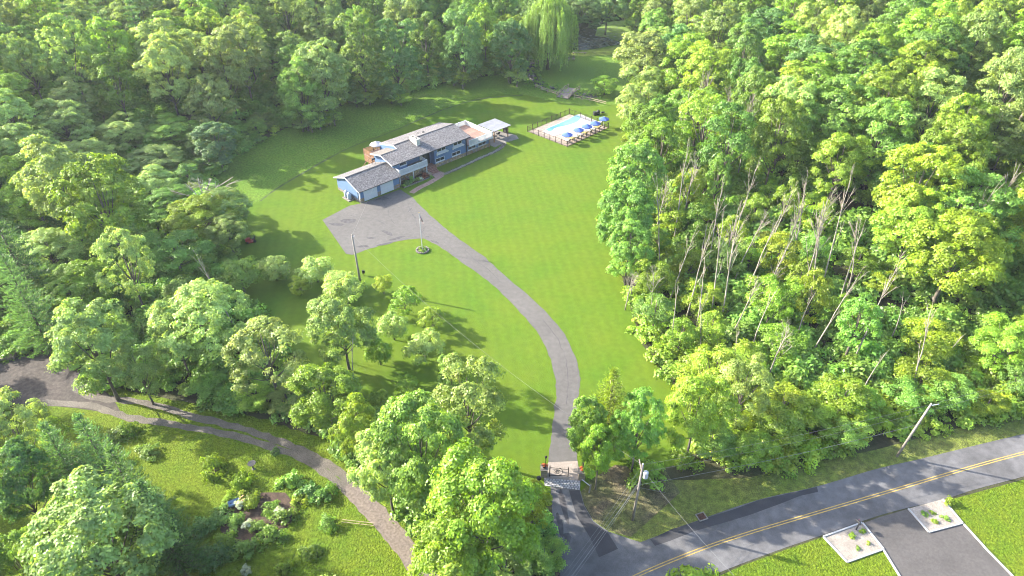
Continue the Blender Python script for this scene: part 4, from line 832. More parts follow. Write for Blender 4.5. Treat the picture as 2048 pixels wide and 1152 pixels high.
for i in range(0, len(pth) - 1, 1):
    a = pth[i]; r0 = rg.uniform(0.26, 0.40); n = 7; ph = rg.uniform(0, 6)
    pl = [(a[0] - pth[0][0] + rg.uniform(-.1, .1) + r0 * rg.uniform(0.8, 1.2) * math.cos(6.283 * j / n + ph), a[1] - pth[0][1] + r0 * rg.uniform(0.8, 1.2) * math.sin(6.283 * j / n + ph)) for j in range(n)]
    MB().prism(pl, 0.0, 0.05).build('stone', m_flag, pv)
sheet('patio', [hw(*p) for p in [(33.6, 0.6), (36.0, 1.0), (40.2, 0.3), (41.2, 2.0), (39.8, 7.0), (34.6, 7.0), (33.6, 4.0)]], 0.012, m_conc)
# pergola
pg = empty('pergola', (*hw(35.1, 2.5), 0.012), HA, label='wooden pergola with translucent white roof beside the roof deck', cat='pergola')
for x, y in ((0.1, 0.1), (4.1, 0.1), (0.1, 4.2), (4.1, 4.2)): MB().box(x - 0.08, x + 0.08, y - 0.08, y + 0.08, 0, 2.35).build('post', m_deckw, pg)
MB().bar((-0.3, 0.1, 2.42), (4.5, 0.1, 2.42), 0.08, 0.2).build('beam', m_deckw, pg); MB().bar((-0.3, 4.2, 2.42), (4.5, 4.2, 2.42), 0.08, 0.2).build('beam', m_deckw, pg)
for i in range(11): x = -0.2 + i * 0.45; MB().bar((x, -0.35, 2.59), (x, 4.65, 2.59), 0.06, 0.12).build('rafter', m_deckw, pg)
rp = MB()
for i in range(10): x0 = -0.35 + i * 0.5; rp.box(x0, x0 + 0.47, -0.4, 4.7, 2.66 + 0.01 * (i % 2), 2.69 + 0.01 * (i % 2))
rp.build('roof_sheet', mat('milky_panel', (0.30, 0.30, 0.32), 0.35, [(1, 0.12)]), pg)
# patio furniture under the pergola, dark grill
def chair(x, y, rz, z, label, m1, group, m2=None, lounge=False):
    r_ = empty('lounge_chair' if lounge else 'chair', (x, y, z), rz, label=label, cat='chair', group=group)
    L = 1.1 if lounge else 0.5
    MB().box(-0.3, 0.3, -L, 0.1, 0.32, 0.40).build('seat', m2 or m1, r_); MB().add([(-0.3, 0.1, 0.34), (0.3, 0.1, 0.34), (0.3, 0.5, 0.95), (-0.3, 0.5, 0.95), (-0.3, 0.16, 0.32), (0.3, 0.16, 0.32), (0.3, 0.56, 0.93), (-0.3, 0.56, 0.93)], [(0, 1, 2, 3), (7, 6, 5, 4), (0, 4, 5, 1), (1, 5, 6, 2), (2, 6, 7, 3), (3, 7, 4, 0)]).build('backrest', m2 or m1, r_)
    for sx in (-0.28, 0.28):
        for sy in (-L + 0.06, 0.08): MB().box(sx - 0.025, sx + 0.025, sy - 0.025, sy + 0.025, 0, 0.32).build('leg', m1, r_)
        MB().bar((sx, -0.4, 0.55), (sx, 0.25, 0.58), 0.05).build('arm', m1, r_)
    return r_
X, Y = hw(36.8, 4.2); chair(X, Y, 2.2, 0.012, 'dark patio chair under the pergola near the house wing', m_dark, 'patio chairs')
X, Y = hw(38.2, 4.6); chair(X, Y, 3.6, 0.012, 'dark patio chair under the pergola on the lawn side', m_dark, 'patio chairs')
def grill(x, y, rz, lb, z=0.012):
    r_ = empty('grill', (x, y, z), rz, label=lb, cat='grill'); MB().box(-0.45, 0.45, -0.28, 0.28, 0.1, 0.8).build('cabinet', m_dark, r_)
    MB().extrude_x([(-0.28, 0.8), (0.28, 0.8), (0.24, 1.05), (0.05, 1.2), (-0.2, 1.1)], -0.4, 0.4).build('lid', mat('dark_metal', (0.05, 0.05, 0.055), 0.35, metal=0.8), r_); MB().box(0.46, 0.8, -0.25, 0.25, 0.76, 0.8).build('side_shelf', m_dark, r_)
    for sx in (-0.4, 0.4): MB().lathe([(0.08, 0), (0.08, 0.1)], 8, (sx, 0, 0)).build('wheel', m_dark, r_)
X, Y = hw(40.4, 4.6); grill(X, Y, HA + 1.6, 'dark grill under the outer edge of the pergola roof')
# furniture on the roof deck
X, Y = hw(28.5, 4.2)
tb = empty('deck_sofa', (X, Y, 2.38), HA, label='dark red-brown sofa on the roof deck beside the shingle roof', cat='sofa')
m_mar = mat('maroon_fabric', (0.16, 0.09, 0.09), 0.9)
MB().box(-0.9, 0.9, -0.4, 0.4, 0.1, 0.42).build('seat', m_mar, tb); MB().box(-0.9, 0.9, 0.4, 0.6, 0.1, 0.85).build('backrest', m_mar, tb); MB().box(-1.05, -0.9, -0.4, 0.6, 0.0, 0.6).build('arm', m_mar, tb); MB().box(0.9, 1.05, -0.4, 0.6, 0.0, 0.6).build('arm', m_mar, tb)
# umbrellas
def umbrella(name, x, y, z, r, h, mm, label, group=None, nseg=8, drop=0.55):
    u = empty(name, (x, y, z), 0.3, label=label, cat='umbrella', group=group)
    MB().lathe([(0.28, 0), (0.28, 0.06), (0.04, 0.08)], 12).build('base', m_conc, u); MB().tube([(0, 0, 0.05), (0, 0, h)], 0.03, 6).build('pole', m_white, u)
    c = MB(); vs = [(0, 0, h)]; n = nseg
    for i in range(n):
        a = 6.2832 * i / n; vs.append((r * math.cos(a), r * math.sin(a), h - drop)); am = a + 3.1416 / n; vs.append((r * 0.90 * math.cos(am), r * 0.90 * math.sin(am), h - drop + 0.03))
    m = 2 * n
    for i in range(m): c.cur = (i // 2) % 2 if len(mm) > 1 else 0; c.add([vs[0], vs[1 + i], vs[1 + (i + 1) % m]], [(0, 1, 2)])
    c.cur = 0
    for i in range(m):
        a, b = vs[1 + i], vs[1 + (i + 1) % m]; c.add([a, b, (b[0], b[1], b[2] - 0.12), (a[0], a[1], a[2] - 0.12)], [(0, 1, 2, 3)])
    cn = c.build('canopy', mm, u); MB().lathe([(0.03, 0), (0.05, 0.06), (0.0, 0.12)], 6, (0, 0, h)).build('finial', m_white, cn)
    rb = MB()
    for i in range(n): a = 6.2832 * i / n; rb.bar((0, 0, h - 0.05), (r * 0.98 * math.cos(a), r * 0.98 * math.sin(a), h - drop - 0.02), 0.02)
    rb.build('ribs', m_white, u)
    return u
X, Y = hw(12.0, 11.6); umbrella('patio_umbrella', X, Y, 2.02, 1.35, 2.5, [mat('off_white_canvas', (0.50, 0.49, 0.52), 0.9)], 'white umbrella open over the wooden rear deck', nseg=6, drop=0.6)
X, Y = hw(12.6, 10.2)
dt = empty('deck_table', (X, Y, 2.02), HA, label='small wooden table below the white umbrella', cat='table'); MB().box(-0.5, 0.5, -0.4, 0.4, 0.68, 0.73).build('tabletop', m_deckw, dt)
for sx in (-0.44, 0.44):
    for sy in (-0.34, 0.34): MB().box(sx - 0.03, sx + 0.03, sy - 0.03, sy + 0.03, 0, 0.68).build('leg', m_deckw, dt)
# dark bracket on the garage ridge
X, Y = hw(7.2, 5.6); sg = empty('metal_stand', (X, Y, 3.2), HA, label='small dark two-legged metal stand behind the garage ridge', cat='stand')
MB().bar((-0.22, 0, 0), (-0.22, 0, 1.0), 0.06).build('leg', m_dark, sg); MB().bar((0.3, 0, 0), (0.3, 0, 1.0), 0.06).build('leg', m_dark, sg); MB().box(-0.3, 0.38, -0.1, 0.1, 1.0, 1.3).build('head', m_dark, sg)
# propane tanks
m_tank = mat('tank_paint', (0.55, 0.62, 0.74), 0.45)
pd = MB().box(-1.1, 1.1, -0.6, 0.6, 0, 0.16).build('tank_pad', m_conc, loc=(*hw(-0.75, 2.9), 0.005)); pd.rotation_euler = (0, 0, HA + 1.57); props(pd, label='low concrete pad under the two tanks at the garage gable', cat='pad')
for (x, y), lb in (((-0.72, 3.45), 'pale blue upright tank, the rear one by the garage gable'), ((-0.72, 2.45), 'pale blue upright tank, the front one by the garage gable')):
    X, Y = hw(x, y); t = empty('propane_tank', (X, Y, 0.165), 0, label=lb, cat='tank', group='tanks beside the garage'); MB().lathe([(0.30, 0), (0.36, 0.12), (0.38, 0.2), (0.38, 1.0), (0.33, 1.14), (0.18, 1.22)], 20).build('body', m_tank, t, smooth=True); MB().lathe([(0.17, 1.2), (0.17, 1.36), (0.12, 1.4)], 12).build('dome', m_tank, t)
# ------------------------------------------------------------------ pool
PX, PY = P(1134, 293); PA = R(45.5)
def pw(x, y): c, s = math.cos(PA), math.sin(PA); return PX + x * c - y * s, PY + x * s + y * c
def pl_(px, py, z=0):
    X, Y = P(px, py, z); dx, dy = X - PX, Y - PY; c, s = math.cos(PA), math.sin(PA); return (dx * c + dy * s, -dx * s + dy * c)
m_pd = mat('pale_pool_deck', (0.50, 0.48, 0.48), 0.8, [(1, 0.06)]); m_tan = mat('tan_pavers', (0.45, 0.36, 0.29), 0.9, [(2, 0.2), (9, 0.2)])
o = MB().prism([pw(*p) for p in [(-0.1, -0.1), (13.7, -0.1), (13.7, 11.1), (-0.1, 11.1)]], 0, 0.05).build('pool_terrace', m_tan); props(o, kind='structure')
dk = [pl_(1050 + x / 10.24, 200 + y / 10.24) for x, y in [(400, 620), (1000, 335), (1130, 300), (1250, 345), (1490, 440), (1580, 450), (1380, 580), (1100, 690), (960, 770), (760, 700), (600, 745), (490, 705)]]
dko = MB().prism([pw(*p) for p in spline(dk, 4, True)], 0.05, 0.10).build('pool_surround', m_pd); props(dko, kind='structure')
wt = [pl_(1050 + x / 10.24, 200 + y / 10.24) for x, y in [(435, 610), (560, 550), (700, 492), (900, 402), (990, 352), (1050, 325), (1105, 335), (1130, 372), (1105, 425), (1010, 478), (850, 528), (700, 560), (600, 590), (540, 640), (480, 645)]]
m_water = mat('pool_water', (0.16, 0.42, 0.56), 0.06, [(0.5, 0.25)], (3, 0.15, 0.05), spec=0.5); m_cop = mat('pool_coping', (0.62, 0.78, 0.84), 0.6)
wp = spline(wt, 4, True)
cp = MB().prism([pw(*p) for p in [(q[0] + (q[0] - sum(a[0] for a in wp) / len(wp)) * 0.03, q[1] + (q[1] - sum(a[1] for a in wp) / len(wp)) * 0.10) for q in wp]], 0.10, 0.112).build('pool_coping', m_cop); props(cp, kind='structure')
wo = MB().prism([pw(*p) for p in wp], 0.112, 0.118).build('pool_water', m_water); props(wo, kind='structure')
pf = empty('pool_fence', (PX, PY, 0), PA, label='black metal picket fence enclosing the swimming pool', cat='fence')
m_pf = mat('bronze_metal', (0.075, 0.05, 0.045), 0.5, metal=0.3)
fp = [(-0.15, -0.15), (13.8, -0.15), (13.8, 11.2), (-0.15, 11.2), (-0.15, -0.15)]
rl = MB(); bl = MB(); hf = 1.25
for a, b in zip(fp[:-1], fp[1:]):
    L = math.dist(a, b); d = ((b[0] - a[0]) / L, (b[1] - a[1]) / L)
    for z in (0.15, hf - 0.08): rl.bar((*a, z), (*b, z), 0.045)
    n = int(L / 0.24)
    for i in range(n): t = (i + 0.5) / n * L; bl.bar((a[0] + d[0] * t, a[1] + d[1] * t, 0.1), (a[0] + d[0] * t, a[1] + d[1] * t, hf), 0.018)
    k = round(L / 1.55)
    for i in range(k): t = i / k * L; MB().box(a[0] + d[0] * t - 0.045, a[0] + d[0] * t + 0.045, a[1] + d[1] * t - 0.045, a[1] + d[1] * t + 0.045, 0, hf + 0.12).build('post', m_pf, pf)
rl.build('rail', m_pf, pf); o = bl.build('pickets', m_pf, pf); o['kind'] = 'stuff'
m_ub = [mat('blue_canvas', (0.06, 0.13, 0.52), 0.75), mat('blue_canvas_sunlit', (0.09, 0.18, 0.60), 0.75)]  # second tone paints a sunlit look onto alternate canopy panels
UL = ['first (nearest the house side)', 'second', 'middle', 'fourth', 'farthest, by the dark equipment']
for i, (x, y) in enumerate([(1135, 265), (1157.5, 255.5), (1174.5, 248.5), (1191, 242.5), (1208.5, 233.5)]):
    X, Y = P(x, y, 2.5); umbrella('umbrella', X, Y, 0.1, 1.2, 2.45, m_ub, 'blue pool umbrella, %s of the row of five' % UL[i], 'blue umbrellas by the pool')
m_lo = mat('chair_white', (0.7, 0.68, 0.62), 0.8); m_ye = mat('chair_yellow', (0.62, 0.5, 0.12), 0.8)
for i in range(8):
    X, Y = pw(1.6 + i * 1.45, 0.95); chair(X, Y, PA + math.pi + rg.uniform(-.25, .25), 0.102, ['white', 'yellow', 'white'][i % 3] + ' seated dark lounge chair along the lower pool fence, number %s from the near corner' % ['one', 'two', 'three', 'four', 'five', 'six', 'seven', 'eight'][i], m_dark, 'lounge chairs by the pool', [m_lo, m_ye, m_lo][i % 3], True)
X, Y = P(1196, 229); ft = empty('pool_pump', (X, Y, 0), 0.4, label='dark pool filter tank and pump outside the far pool fence corner', cat='pool equipment')
MB().lathe([(0.35, 0), (0.42, 0.2), (0.42, 0.8), (0.25, 1.05), (0.08, 1.1)], 16).build('filter_tank', m_dark, ft); MB().tube([(0.9, 0, 0.3), (1.6, 0, 0.3)], 0.22, 10).build('pump', m_dark, ft); MB().tube([(0.4, 0.1, 0.4), (0.9, 0.1, 0.4)], 0.05).build('pipe', m_white, ft); MB().box(-1.2, -0.5, -0.35, 0.35, 0, 0.8).build('heater', m_dark, ft)
# ------------------------------------------------------------------ pond end
m_pond = mat('pond_water', (0.016, 0.020, 0.016), 0.25, [(0.15, 0.3)], (1.5, 0.1, 0.02), spec=0.15)
sheet('pond', spline(POND, 5, True), 0.014, m_pond)
sheet('pond_bank', pix([(1190, 72), (1196, 52), (1215, 44), (1250, 40), (1290, 45), (1290, 96), (1262, 90), (1235, 82), (1208, 74)]), 0.018, mat('reed_bank', (0.16, 0.26, 0.03), 0.9, [(0.6, 0.3), (4, 0.3)], (3, 0.8, 0.2)))
sheet('pond_bank', pix([(1130, 104), (1165, 101), (1210, 97), (1262, 86), (1270, 100), (1215, 110), (1165, 112), (1135, 112)]), 0.021, mat('yellow_bank', (0.24, 0.30, 0.03), 0.9, [(0.6, 0.3), (4, 0.3)], (3, 0.8, 0.2)))
lp = MB(); rr = random.Random(8); m_pad = mat('lily_pad', (0.10, 0.14, 0.07), 0.5)
for i in range(230):
    px = rr.uniform(1136, 1245); py = 96 - abs(rr.gauss(0, 20)); 
    if py < 48: continue
    X, Y = P(px, py)
    if not inside(POND, [X], [Y])[0]: continue
    r0 = rr.uniform(0.15, 0.42); lp.add([(X + r0 * math.cos(6.283 * j / 7) * 1.3, Y + r0 * math.sin(6.283 * j / 7), 0.022 + 0.002 * (i % 4)) for j in range(7)], [tuple(range(7))])
props(lp.build('lily_pads', m_pad), kind='stuff')
m_grey = mat('grey_timber', (0.36, 0.29, 0.24), 0.9, [(2, 0.2), (9, 0.2)]); m_rail = mat('split_rail', (0.50, 0.40, 0.27), 0.9, [(3, 0.2)])
def bridge(A_, B_, wd, label, z=0.35, name='footbridge'):
    L = math.dist(A_, B_); ang = math.atan2(B_[1] - A_[1], B_[0] - A_[0]); b = empty(name, (*A_, 0), ang, label=label, cat='bridge')
    n = int(L / 0.2)
    for i in range(n): t = i * L / n; zz = z * math.sin(math.pi * (i + .5) / n) + 0.12; MB().box(t, t + L / n - 0.015, -wd / 2, wd / 2, zz, zz + 0.05).build('plank', m_grey, b)
    for s in (-1, 1):
        for k in range(4): t = k * L / 3; zz = z * math.sin(math.pi * min(.98, max(.02, k / 3))); MB().box(t - 0.06, t + 0.06, s * wd / 2 - 0.06, s * wd / 2 + 0.06, 0, zz + 1.05).build('post', m_rail, b)
        q = MB()
        for hh in (0.95, 0.55):
            for k in range(3): q.bar((k * L / 3, s * wd / 2, z * math.sin(math.pi * k / 3) + hh), ((k + 1) * L / 3, s * wd / 2, z * math.sin(math.pi * (k + 1) / 3) + hh), 0.09)
        q.build('rail', m_rail, b)
    return b
bridge(P(1125, 197), P(1148, 178), 3.0, 'grey plank footbridge with wooden rails crossing the stream above the pool')
bridge(P(1051, 131), P(1074, 127), 1.2, 'small shaded footbridge under the trees at the left end of the stream', 0.15)
def railfence(pts, label):
    o = pts[0]; f = empty('split_rail_fence', (*o, 0), 0, label=label, cat='fence', group='split rail fences by the stream')
    for a, b in zip(pts[:-1], pts[1:]):
        L = math.dist(a, b); n = max(1, round(L / 2.3))
        for i in range(n):
            p = [a[j] + (b[j] - a[j]) * i / n - o[j] for j in (0, 1)]; q = [a[j] + (b[j] - a[j]) * (i + 1) / n - o[j] for j in (0, 1)]
            MB().box(p[0] - .07, p[0] + .07, p[1] - .07, p[1] + .07, 0, 1.05).build('post', m_rail, f)
            for hh in (0.45, 0.85): MB().bar((*p, hh + rg.uniform(-.04, .04)), (*q, hh + rg.uniform(-.04, .04)), 0.10).build('rail', m_rail, f)
railfence(pix([(1071, 176), (1095, 185), (1116, 192)]), 'split rail fence running left from the plank footbridge')
railfence(pix([(1148, 197), (1180, 203), (1212, 211)]), 'split rail fence running right from the plank footbridge')
# stream bed with rocks
STR = spline(pix([(1054, 128), (1060, 143), (1068, 158), (1085, 170), (1105, 180), (1130, 186), (1160, 190), (1195, 192)]))
strip('stream_bed', STR, 2.6, 0.014, mat('stream_mud', (0.06, 0.055, 0.045), 0.7, [(1, 0.4), (6, 0.4)], (4, 0.8, 0.2)), 0.35)
rk = [MB() for _ in range(3)]; m_rock = mat('grey_rock', (0.25, 0.235, 0.20), 0.9, [(3, 0.25)])
def rockmesh(seed):
    r_ = random.Random(seed); bm = bmesh.new(); bmesh.ops.create_icosphere(bm, subdivisions=1, radius=1)
    for v in bm.verts: v.co *= r_.uniform(0.75, 1.2)
    me = bpy.data.meshes.new('rock'); bm.to_mesh(me); bm.free(); me.materials.append(m_rock); return me
RK = [rockmesh(i) for i in range(4)]
for i in range(46):
    a = STR[rr.randrange(0, 36)]; s = rr.uniform(0.15, 0.5); o = obj('rock', RK[i % 4], None, (a[0] + rr.gauss(0, 0.9), a[1] + rr.gauss(0, 0.7), s * 0.25), rr.uniform(0, 6), (s, s * rr.uniform(.7, 1.2), s * 0.6)); props(o, label='grey stone lying along the stream bed below the trees', cat='rock', group='stones of the stream bed')
q_, s_ = [], []
for i in range(170):
    a = STR[rr.randrange(0, len(STR))]; q_.append((a[0] + rr.gauss(0, 1.6), a[1] + rr.gauss(0, 1.2), 0)); s_.append(rr.uniform(0.25, 0.7))
mass('stream_weeds', q_, SB, s_, 'mid')
# bench swing and log bench near the pond
X, Y = P(1143, 121); bn = empty('picnic_bench', (X, Y, 0.01), 0.0, label='dark wooden slatted bench box on the far lawn before the pond', cat='bench')
for i in range(5): MB().box(-1.05, 1.05, -0.4 + i * 0.17, -0.25 + i * 0.17, 0.42, 0.46).build('slat', m_grey, bn)
for i in range(3): MB().box(-1.05, 1.05, 0.44, 0.48, 0.5 + i * 0.17, 0.64 + i * 0.17).build('slat', m_grey, bn)
for s in (-1, 1): MB().box(s * 0.95 - 0.05, s * 0.95 + 0.05, -0.4, 0.5, 0, 0.42).build('leg', m_grey, bn)
X, Y = P(1158, 108); lb_ = empty('log_bench', (X, Y, 0.02), 0.05, label='long low plank bench at the pond edge', cat='bench'); MB().box(-2.2, 2.2, -0.15, 0.15, 0.36, 0.44).build('seat', m_rail, lb_)
for s in (-1.6, 1.6): MB().lathe([(0.18, 0), (0.18, 0.36)], 8, (s, 0, 0)).build('leg', m_rail, lb_)
# ------------------------------------------------------------------ flag, poles, wires
m_pole = mat('weathered_pole', (0.34, 0.30, 0.26), 0.9, [(2, 0.15)]); m_wire = mat('wire', (0.22, 0.22, 0.22), 0.5)
X, Y = P(845, 501); fl = empty('flagpole', (X, Y, 0), 0, label='white flagpole rising from the round stone bed by the parking court', cat='flagpole')
MB().tube([(0, 0, 0), (0, 0, 6.9)], [0.06, 0.035], 8).build('pole', m_white, fl); MB().lathe([(0.02, -0.08), (0.09, 0), (0.02, 0.08)], 8, (0, 0, 6.98)).build('finial', mat('gold', (0.6, 0.42, 0.1), 0.3, metal=0.9), fl)
fm = MB(); W_, Hh = 26, 13
m_fr = mat('flag_red', (0.45, 0.03, 0.04), 0.8); m_fw = mat('flag_white', (0.8, 0.8, 0.8), 0.8); m_fb = mat('flag_blue', (0.03, 0.05, 0.22), 0.8)
def fpt(i, j):      # i along fly 0..26, j hoist 0..13 ; limp flag sagging in folds
    u = i / W_; v = j / Hh; return (0.06 + 0.62 * u * (0.55 + 0.25 * v) , 0.13 * math.sin(u * 9 + v * 2) * (0.3 + u), 6.75 - v * 0.95 - 0.95 * u * (1 - 0.15 * v))
for i in range(W_):
    for j in range(Hh):
        star = i < 10 and j < 7 and i % 2 == (j % 2)
        fm.cur = (1 if (star and i % 2 == 1 and False) else 2) if (i < 11 and j < 7) else (0 if j % 2 == 0 else 1); fm.add([fpt(i, j), fpt(i + 1, j), fpt(i + 1, j + 1), fpt(i, j + 1)], [(0, 1, 2, 3)])
fo = fm.build('flag', [m_fr, m_fw, m_fb]); fo.location = (X, Y, 0); props(fo, label='limp red and white striped flag with blue canton on the flagpole', cat='flag')
sm_ = MB()
for i in range(1, 11):
    for j in range(7):
        if (i + j) % 2: p = Vector(fpt(i, j + 0.5)); sm_.box(p.x - .012, p.x + .012, p.y - .012, p.y + .012, p.z - .012, p.z + .012)
so_ = sm_.build('stars', m_fw, fo); so_['kind'] = 'stuff'
rb = MB(); 
for i in range(18): a = 6.2832 * i / 18; rb.box(0.85, 1.08, -0.14, 0.14, 0, 0.22 + 0.03 * (i % 2), a)
rbo = rb.build('stone_ring', m_conc, loc=(X, Y, 0.0)); props(rbo, label='round ring of stones holding the flagpole flower bed', cat='flower bed'); MB().lathe([(0.86, 0), (0.86, 0.14), (0.0, 0.18)], 16).build('soil', m_dirt, rbo)
for dx, dy, lb in ((0.45, -0.2, 'dark low shrub on the right of the flagpole bed'), (-0.4, 0.1, 'light low shrub on the left of the flagpole bed'), (0.1, 0.45, 'low shrub at the back of the flagpole bed'), (0.0, -0.55, 'low shrub at the front of the flagpole bed')):
    tree('bush', X + dx, Y + dy, 0.45, 0.5, 'dark' if 'dark' in lb else 'bright', lb, z=0.15)
def upole(px, py, h, label, lean=(0, 0), arm=False, r=0.15):
    X, Y = P(px, py); u = empty('utility_pole', (X, Y, 0), 0, label=label, cat='utility pole'); MB().tube([(0, 0, -0.3), (lean[0], lean[1], h)], [r, r * 0.7], 8).build('pole', m_pole, u, smooth=True); return u, Vector((X + lean[0], Y + lean[1], h))
u1, t1 = upole(1265, 1040, 8.6, 'grey wooden pole with transformer can beside the gate', (0.1, 0.0))
MB().lathe([(0.02, 0), (0.25, 0.02), (0.25, 0.75), (0.15, 0.85)], 12, (0.48, -0.15, 6.9)).build('transformer', mat('transformer_grey', (0.62, 0.64, 0.66), 0.4), u1)
MB().bar((-0.1, -0.3, 8.3), (-0.1, 0.9, 8.3), 0.08).bar((0.05, 0.0, 7.3), (0.4, -0.1, 7.3), 0.06).build('bracket', m_pole, u1); MB().lathe([(0.05, 0), (0.07, 0.08), (0.03, 0.16)], 6, (0.1, 0, 8.6)).build('insulator', m_white, u1)
u2, t2 = upole(1793, 913, 8.2, 'leaning grey wooden pole beside the road at the right', (0.9, 0.0)); MB().bar((0.9, 0, 8.0), (1.9, 0.2, 8.05), 0.06).build('bracket', m_white, u2); MB().lathe([(0.05, 0), (0.07, 0.08), (0.03, 0.16)], 6, (0.9, 0, 8.2)).build('insulator', m_white, u2)
u3, t3 = upole(723, 577, 9.4, 'bare weathered pole standing alone in the orchard', (-0.15, 0.0), r=0.17); MB().bar((-0.15, -0.1, 9.2), (0.25, -0.1, 9.25), 0.05).build('bracket', m_white, u3)
X, Y = P(728, 551); eb = empty('meter_box', (X, Y, 0), 0.2, label='small dark box on a stake behind the bare orchard pole', cat='box'); MB().box(-0.2, 0.2, -0.12, 0.12, 0.45, 0.95).build('box', m_dark, eb); MB().box(-0.04, 0.04, -0.04, 0.04, 0, 0.45).build('stake', m_deckw, eb)
def wire(a, b, sag, label, r=0.009, grp='overhead wires'):
    a = Vector(a); b = Vector(b); pts = [a.lerp(b, i / 20) - Vector((0, 0, sag * 4 * (i / 20) * (1 - i / 20))) for i in range(21)]
    o = MB().tube([p - a for p in pts], r, 5).build('wire', m_wire, loc=a); props(o, label=label, cat='wire', group=grp)
off1 = Vector((70, 35, 8.6))
wire(t1, t2, 0.5, 'top wire between the transformer pole and the leaning pole'); wire(t2, (78, 62, 8.4), 0.3, 'top wire from the leaning pole to beyond the right edge')
wire(t1 - Vector((0, 0, 1.1)), t2 - Vector((0, 0, 1.0)), 0.5, 'second wire between the transformer pole and the leaning pole'); wire(t2 - Vector((0, 0, 1.0)), (78, 62, 7.2), 0.3, 'second wire from the leaning pole to beyond the right edge')
wire(t1 - Vector((0, 0, 3.0)), t2 - Vector((0, 0, 2.9)), 0.6, 'lowest cable between the transformer pole and the leaning pole', 0.016)
wire(t1 - Vector((0, 0, 0.1)), t3, 2.0, 'long service wire from the transformer pole to the orchard pole', 0.010)
wire(t3 - Vector((0, 0, 0.1)), Vector((*hw(8.9, 4.5), 4.9)), 0.6, 'service wire from the orchard pole to the house roof', 0.012)
e = Vector((*P(985, 1335, 8.0), 8.0))
for i, (dz, dx) in enumerate(((0.0, 0), (1.2, .1), (2.2, .0), (2.5, .35), (2.8, -.1))):
    wire(t1 - Vector((0, 0, dz + 0.05)), e - Vector((dx, 0, dz)), 0.5, ['highest', 'second', 'third', 'fourth', 'lowest'][i] + ' wire from the transformer pole over the driveway mouth', 0.009 if i < 2 else 0.014)
wire(t1 - Vector((0, 0, 0.6)), Vector((*P(1560, 1245, 7), 7)), 0.6, 'wire crossing the road from the transformer pole toward the bottom', 0.011)
wire(t1 - Vector((0, 0, 3.4)), Vector((*P(1330, 985), 0)), 0.02, 'slanting guy wire of the transformer pole', 0.014)
# ------------------------------------------------------------------ gate
m_iron = mat('black_iron', (0.025, 0.025, 0.03), 0.5, metal=0.4)
GX, GY = P(1099, 953); GE = P(1133, 957); GAng = math.atan2(GE[1] - GY, GE[0] - GX); GL = 1.95
gt = empty('iron_gate', (GX, GY, 0.02), R(-3), label='open black iron gate leaf with round emblem across the driveway', cat='gate')
MB().box(-0.05, 0.05, -0.05, 0.05, 0, 1.75).build('post', m_iron, gt); MB().box(GL, GL + 0.08, -0.04, 0.04, 0.1, 1.6).build('post', m_iron, gt)
arc = MB(); arc.bar((0, 0, 0.2), (GL, 0, 0.2), 0.05); arc.tube([(GL * i / 10, 0, 1.5 - 0.22 * math.sin(math.pi * i / 20)) for i in range(11)], 0.025, 5); arc.tube([(0.95 + 0.42 * math.sin(t) , 0, 0.85 - 0.62 * math.cos(t)) for t in [math.pi * k / 10 for k in range(11)]], 0.025, 5); arc.build('frame', m_iron, gt)
em = MB(); em.tube([(0.78 + 0.33 * math.cos(t), 0, 0.85 + 0.36 * math.sin(t)) for t in [6.2832 * k / 20 for k in range(21)]], 0.022, 5)
em.tube([(0.58, 0, 0.72), (0.66, 0, 0.95), (0.78, 0, 1.02), (0.92, 0, 0.98), (0.98, 0, 1.06)], 0.035, 5).tube([(0.62, 0, 0.8), (0.76, 0, 0.82), (0.9, 0, 0.72), (0.96, 0, 0.62)], 0.035, 5).tube([(0.7, 0, 0.9), (0.72, 0, 0.66), (0.82, 0, 0.58)], 0.03, 5).tube([(0.82, 0, 0.92), (0.92, 0, 0.84), (1.02, 0, 0.88)], 0.03, 5)
em.build('emblem', m_iron, gt)
tx = None
def pillar(px, py, label, lb2):
    X, Y = P(px, py); p = empty('gate_pillar', (X, Y, 0), -0.05, label=label, cat='pillar', group='gate pillars'); hb2 = MB().box(-0.35, 0.35, -0.35, 0.35, 0, 1.15).build('pier', m_stone, p); MB().box(-0.42, 0.42, -0.42, 0.42, 1.15, 1.25).build('cap', m_conc, p)
    MB().lathe([(0.16, 0), (0.22, 0.3), (0.24, 0.32)], 10, (0, 0, 1.25)).build('pot', m_dark, p)
    tree('bush', X, Y, 0.32, 0.38, 'orange', lb2, group='orange flowers at the gate', z=1.52)
    return X, Y
pillar(1088, 950, 'left stone gate pillar topped with a flower pot', 'orange flowers in the pot on the left gate pillar')
pillar(1163, 956, 'right stone gate pillar topped with a flower pot', 'orange flowers in the pot on the right gate pillar')
for px, py, lb in ((1091, 935, 'black lantern post behind the left gate pillar'), (1163, 940, 'black lantern post behind the right gate pillar')):
    X, Y = P(px, py); l = empty('lantern_post', (X, Y, 0), 0, label=lb, cat='lamp', group='gate lanterns'); MB().tube([(0, 0, 0), (0, 0, 1.5)], 0.04, 6).build('post', m_iron, l); MB().lathe([(0.08, 1.5), (0.14, 1.75), (0.17, 1.78), (0.02, 1.95)], 8).build('lantern', m_iron, l)
X, Y = P(1077, 972); kb = empty('keypad_post', (X, Y, 0), 0.3, label='dark intercom box on a post at the left of the paver apron', cat='intercom'); MB().box(-0.05, 0.05, -0.05, 0.05, 0, 1.1).build('post', m_iron, kb); MB().box(-0.2, 0.2, -0.14, 0.14, 1.1, 1.5).build('box', m_iron, kb)
